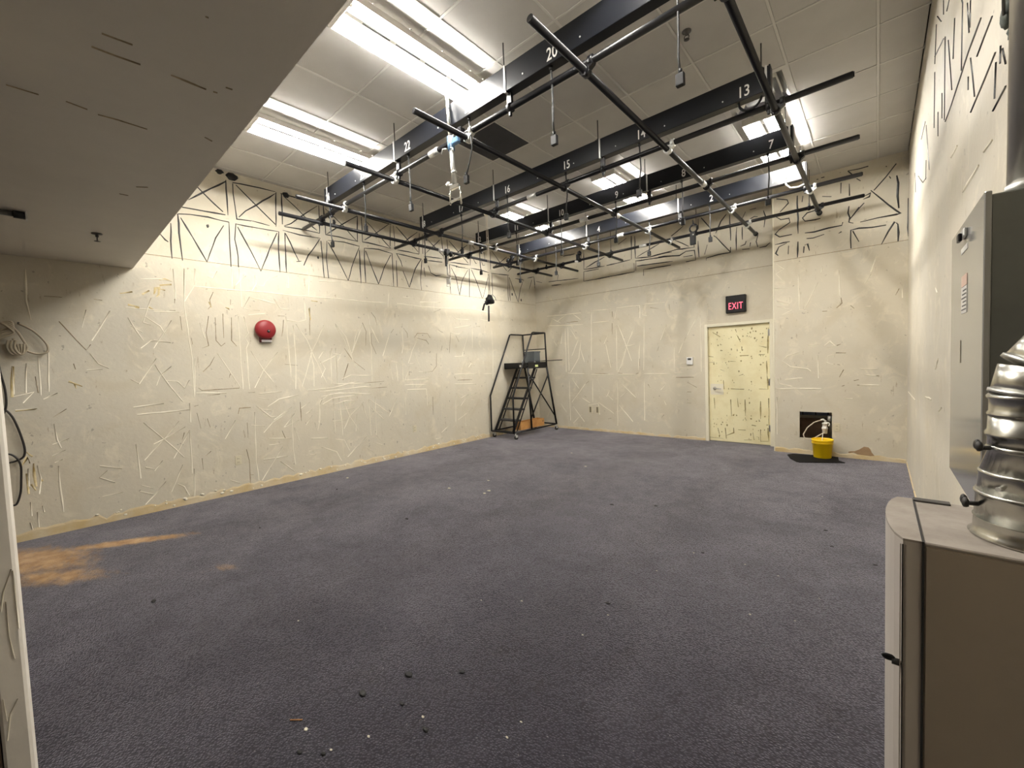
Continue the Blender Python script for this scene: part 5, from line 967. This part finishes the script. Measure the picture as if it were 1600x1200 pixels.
# cabinet
t = thing('metal_cabinet', (.17, 1.11, 0), 'taupe metal cabinet with a rounded door at the right edge', 'cabinet')
ZC = 1.17
bd = MB().bbox(.060, XC, .978, 1.255, 0.0, ZC - .006, .003).build('body', M_cab, t)
MB().bbox(.060, XC, .978, 1.255, ZC - .006, ZC, .002).build('top', M_cabtop, bd)
MB().box(.0575, .0605, .976, 1.257, .02, ZC + .001).build('gasket', M_gasket, t)
poly = [(.0575, 1.257), (.034, 1.257)] + [(.034 - .0215 * math.sin(math.pi * k / 10) ** .6 if 0 < k < 10 else .034, 1.257 - .277 * k / 10) for k in range(1, 10)] + [(.034, .980), (.0575, .980)]
dr = MB().prism(poly[::-1], .03, ZC - .004, smooth=False).build('door', M_cabdoor, t)
MB().prism([(p[0] + (.001 if p[0] > .05 else 0), p[1]) for p in poly[::-1]], ZC - .004, ZC).build('door_top', M_cabtop, dr)
MB().box(.030, .0315, .9785, .9802, .03, ZC - .01).box(.0365, .0385, .9780, .9802, .03, ZC - .01).build('edge_bead', M_cabtop, dr)
MB().box(.0325, .0345, .9790, .9801, .03, ZC - .01).build('edge_groove', M_gasket, dr)
MB().bbox(.058, .115, 1.235, 1.256, ZC, ZC + .004, .001).build('hinge_plate', M_rod, bd)
ky = MB().lathe([(.006, 0), (.006, .010)], (.030, .985, .94), (-1, 0, 0), 10)
ky.build('lock', M_gasket, dr)
MB().blob((.016, .984, .945), .009, 2, (1.1, .3, .7), 10, 6, .05).cyl((.022, .984, .943), (.032, .985, .938), .0028, n=6).build('key', M_plug, dr)

# duct on the cabinet
t = thing('vent_duct', (.208, 1.09, ZC), 'galvanised round vent duct rising from the cabinet top', 'duct')
dc = (.208, 1.09, ZC)
MB().lathe([(.084, 0), (.086, .003), (.080, .008), (.079, .030), (.0805, .032)], dc, (0, 0, 1), 40).build('base_collar', M_ductg, t)
MB().lathe([(.0785, .030), (.0775, .070), (.079, .072), (.0795, .076), (.078, .079)], dc, (0, 0, 1), 40).build('damper_sleeve', M_ductg, t)
MB().lathe([(.0755, .078), (.0735, .108), (.0745, .110), (.0745, .113), (.073, .115)], dc, (0, 0, 1), 40).build('damper_sleeve', M_ductg, t)
MB().lathe([(.073, .114), (.063, .150), (.0655, .152), (.066, .156), (.063, .160)], dc, (0, 0, 1), 40).build('reducer', M_ductg, t)
MB().lathe([(.064, .158), (.064, .172), (.067, .176), (.067, .181), (.064, .185), (.063, .212)], dc, (0, 0, 1), 40).build('sleeve', M_ductg, t)
MB().lathe([(.0645, .210), (.0655, .214), (.0625, .218), (.0625, .238), (.066, .241), (.066, .245), (.0625, .248)], dc, (0, 0, 1), 40).build('sleeve', M_ductg, t)
# adjustable elbow, four gores turning to the wall
ez, er = ZC + .245, .095
for k in range(4):
    a0, a1 = math.pi / 2 * k / 4, math.pi / 2 * (k + 1) / 4
    p = [Vector((.208 + er - er * math.cos(a), 1.09, ez + er * math.sin(a))) for a in (a0, a1)]
    d = (p[1] - p[0]).normalized()
    MB().cyl(p[0] - d * .006, p[1] + d * .006, .0625 - .0005 * k, n=36).build('elbow_gore', M_ductg, t)
    MB().ring(p[0] - d * .002, d, .0655, .006, .004, 36).build('bead', M_galv, t)
for ang, z in ((2.7, .155), (2.75, .055)):
    v = Vector((math.cos(ang), -math.sin(ang) * .6, 0)).normalized(); r = .064 if z > .1 else .079
    c = Vector((.208, 1.09, ZC + z)) + v * (r + .004); wn = MB().cyl(c - v * .006, c + v * .008, .004, n=8)
    wn.blob(c + v * .012 + Vector((0, -.012, .004)), .010, 3, (.5, 1.1, .9), 8, 6, .1).blob(c + v * .012 + Vector((0, .012, .004)), .010, 4, (.5, 1.1, .9), 8, 6, .1)
    wn.build('wing_nut', M_gasket, t)
for ang in (-2.4, -1.5): 
    v = Vector((math.cos(ang), math.sin(ang), 0)); c = Vector((.208, 1.09, ZC + .092)) + v * .075
    MB().cyl(c - v * .002, c + v * .004, .004, n=8).build('screw', M_zinc, t)

# ------------------------------------------------------------------ debris on the carpet
for k, (x, y) in enumerate(CHIPS_PALE):
    r = random.uniform(.014, .022) if k < 8 else random.uniform(.004, .007)
    if k == 0: r = .009
    solo(MB().blob((x, y, r * .16), r, k, (1.2, .8, .22), 7, 5, .3), 'plaster_chip', M_chip, (x, y, 0), 'small pale plaster chip lying on the dark carpet', 'debris', 'pale plaster chips on the carpet')
for k, (x, y) in enumerate(CHIPS_BLACK):
    r = random.uniform(.010, .018)
    solo(MB().blob((x, y, r * .25), r, k + 50, (1.3, .8, .3), 7, 5, .35), 'mastic_crumb', M_chipb, (x, y, 0), 'small black mastic crumb lying on the carpet', 'debris', 'black crumbs on the carpet')
solo(MB().cyl((-1.9, .62, .004), (-1.86, .655, .004), .0025, n=6), 'splinter', M_wood, (-1.88, .64, 0), 'pale wood splinter lying on the carpet near the front', 'debris')

for o in bpy.data.objects:
    if '_o' in o: del o['_o']
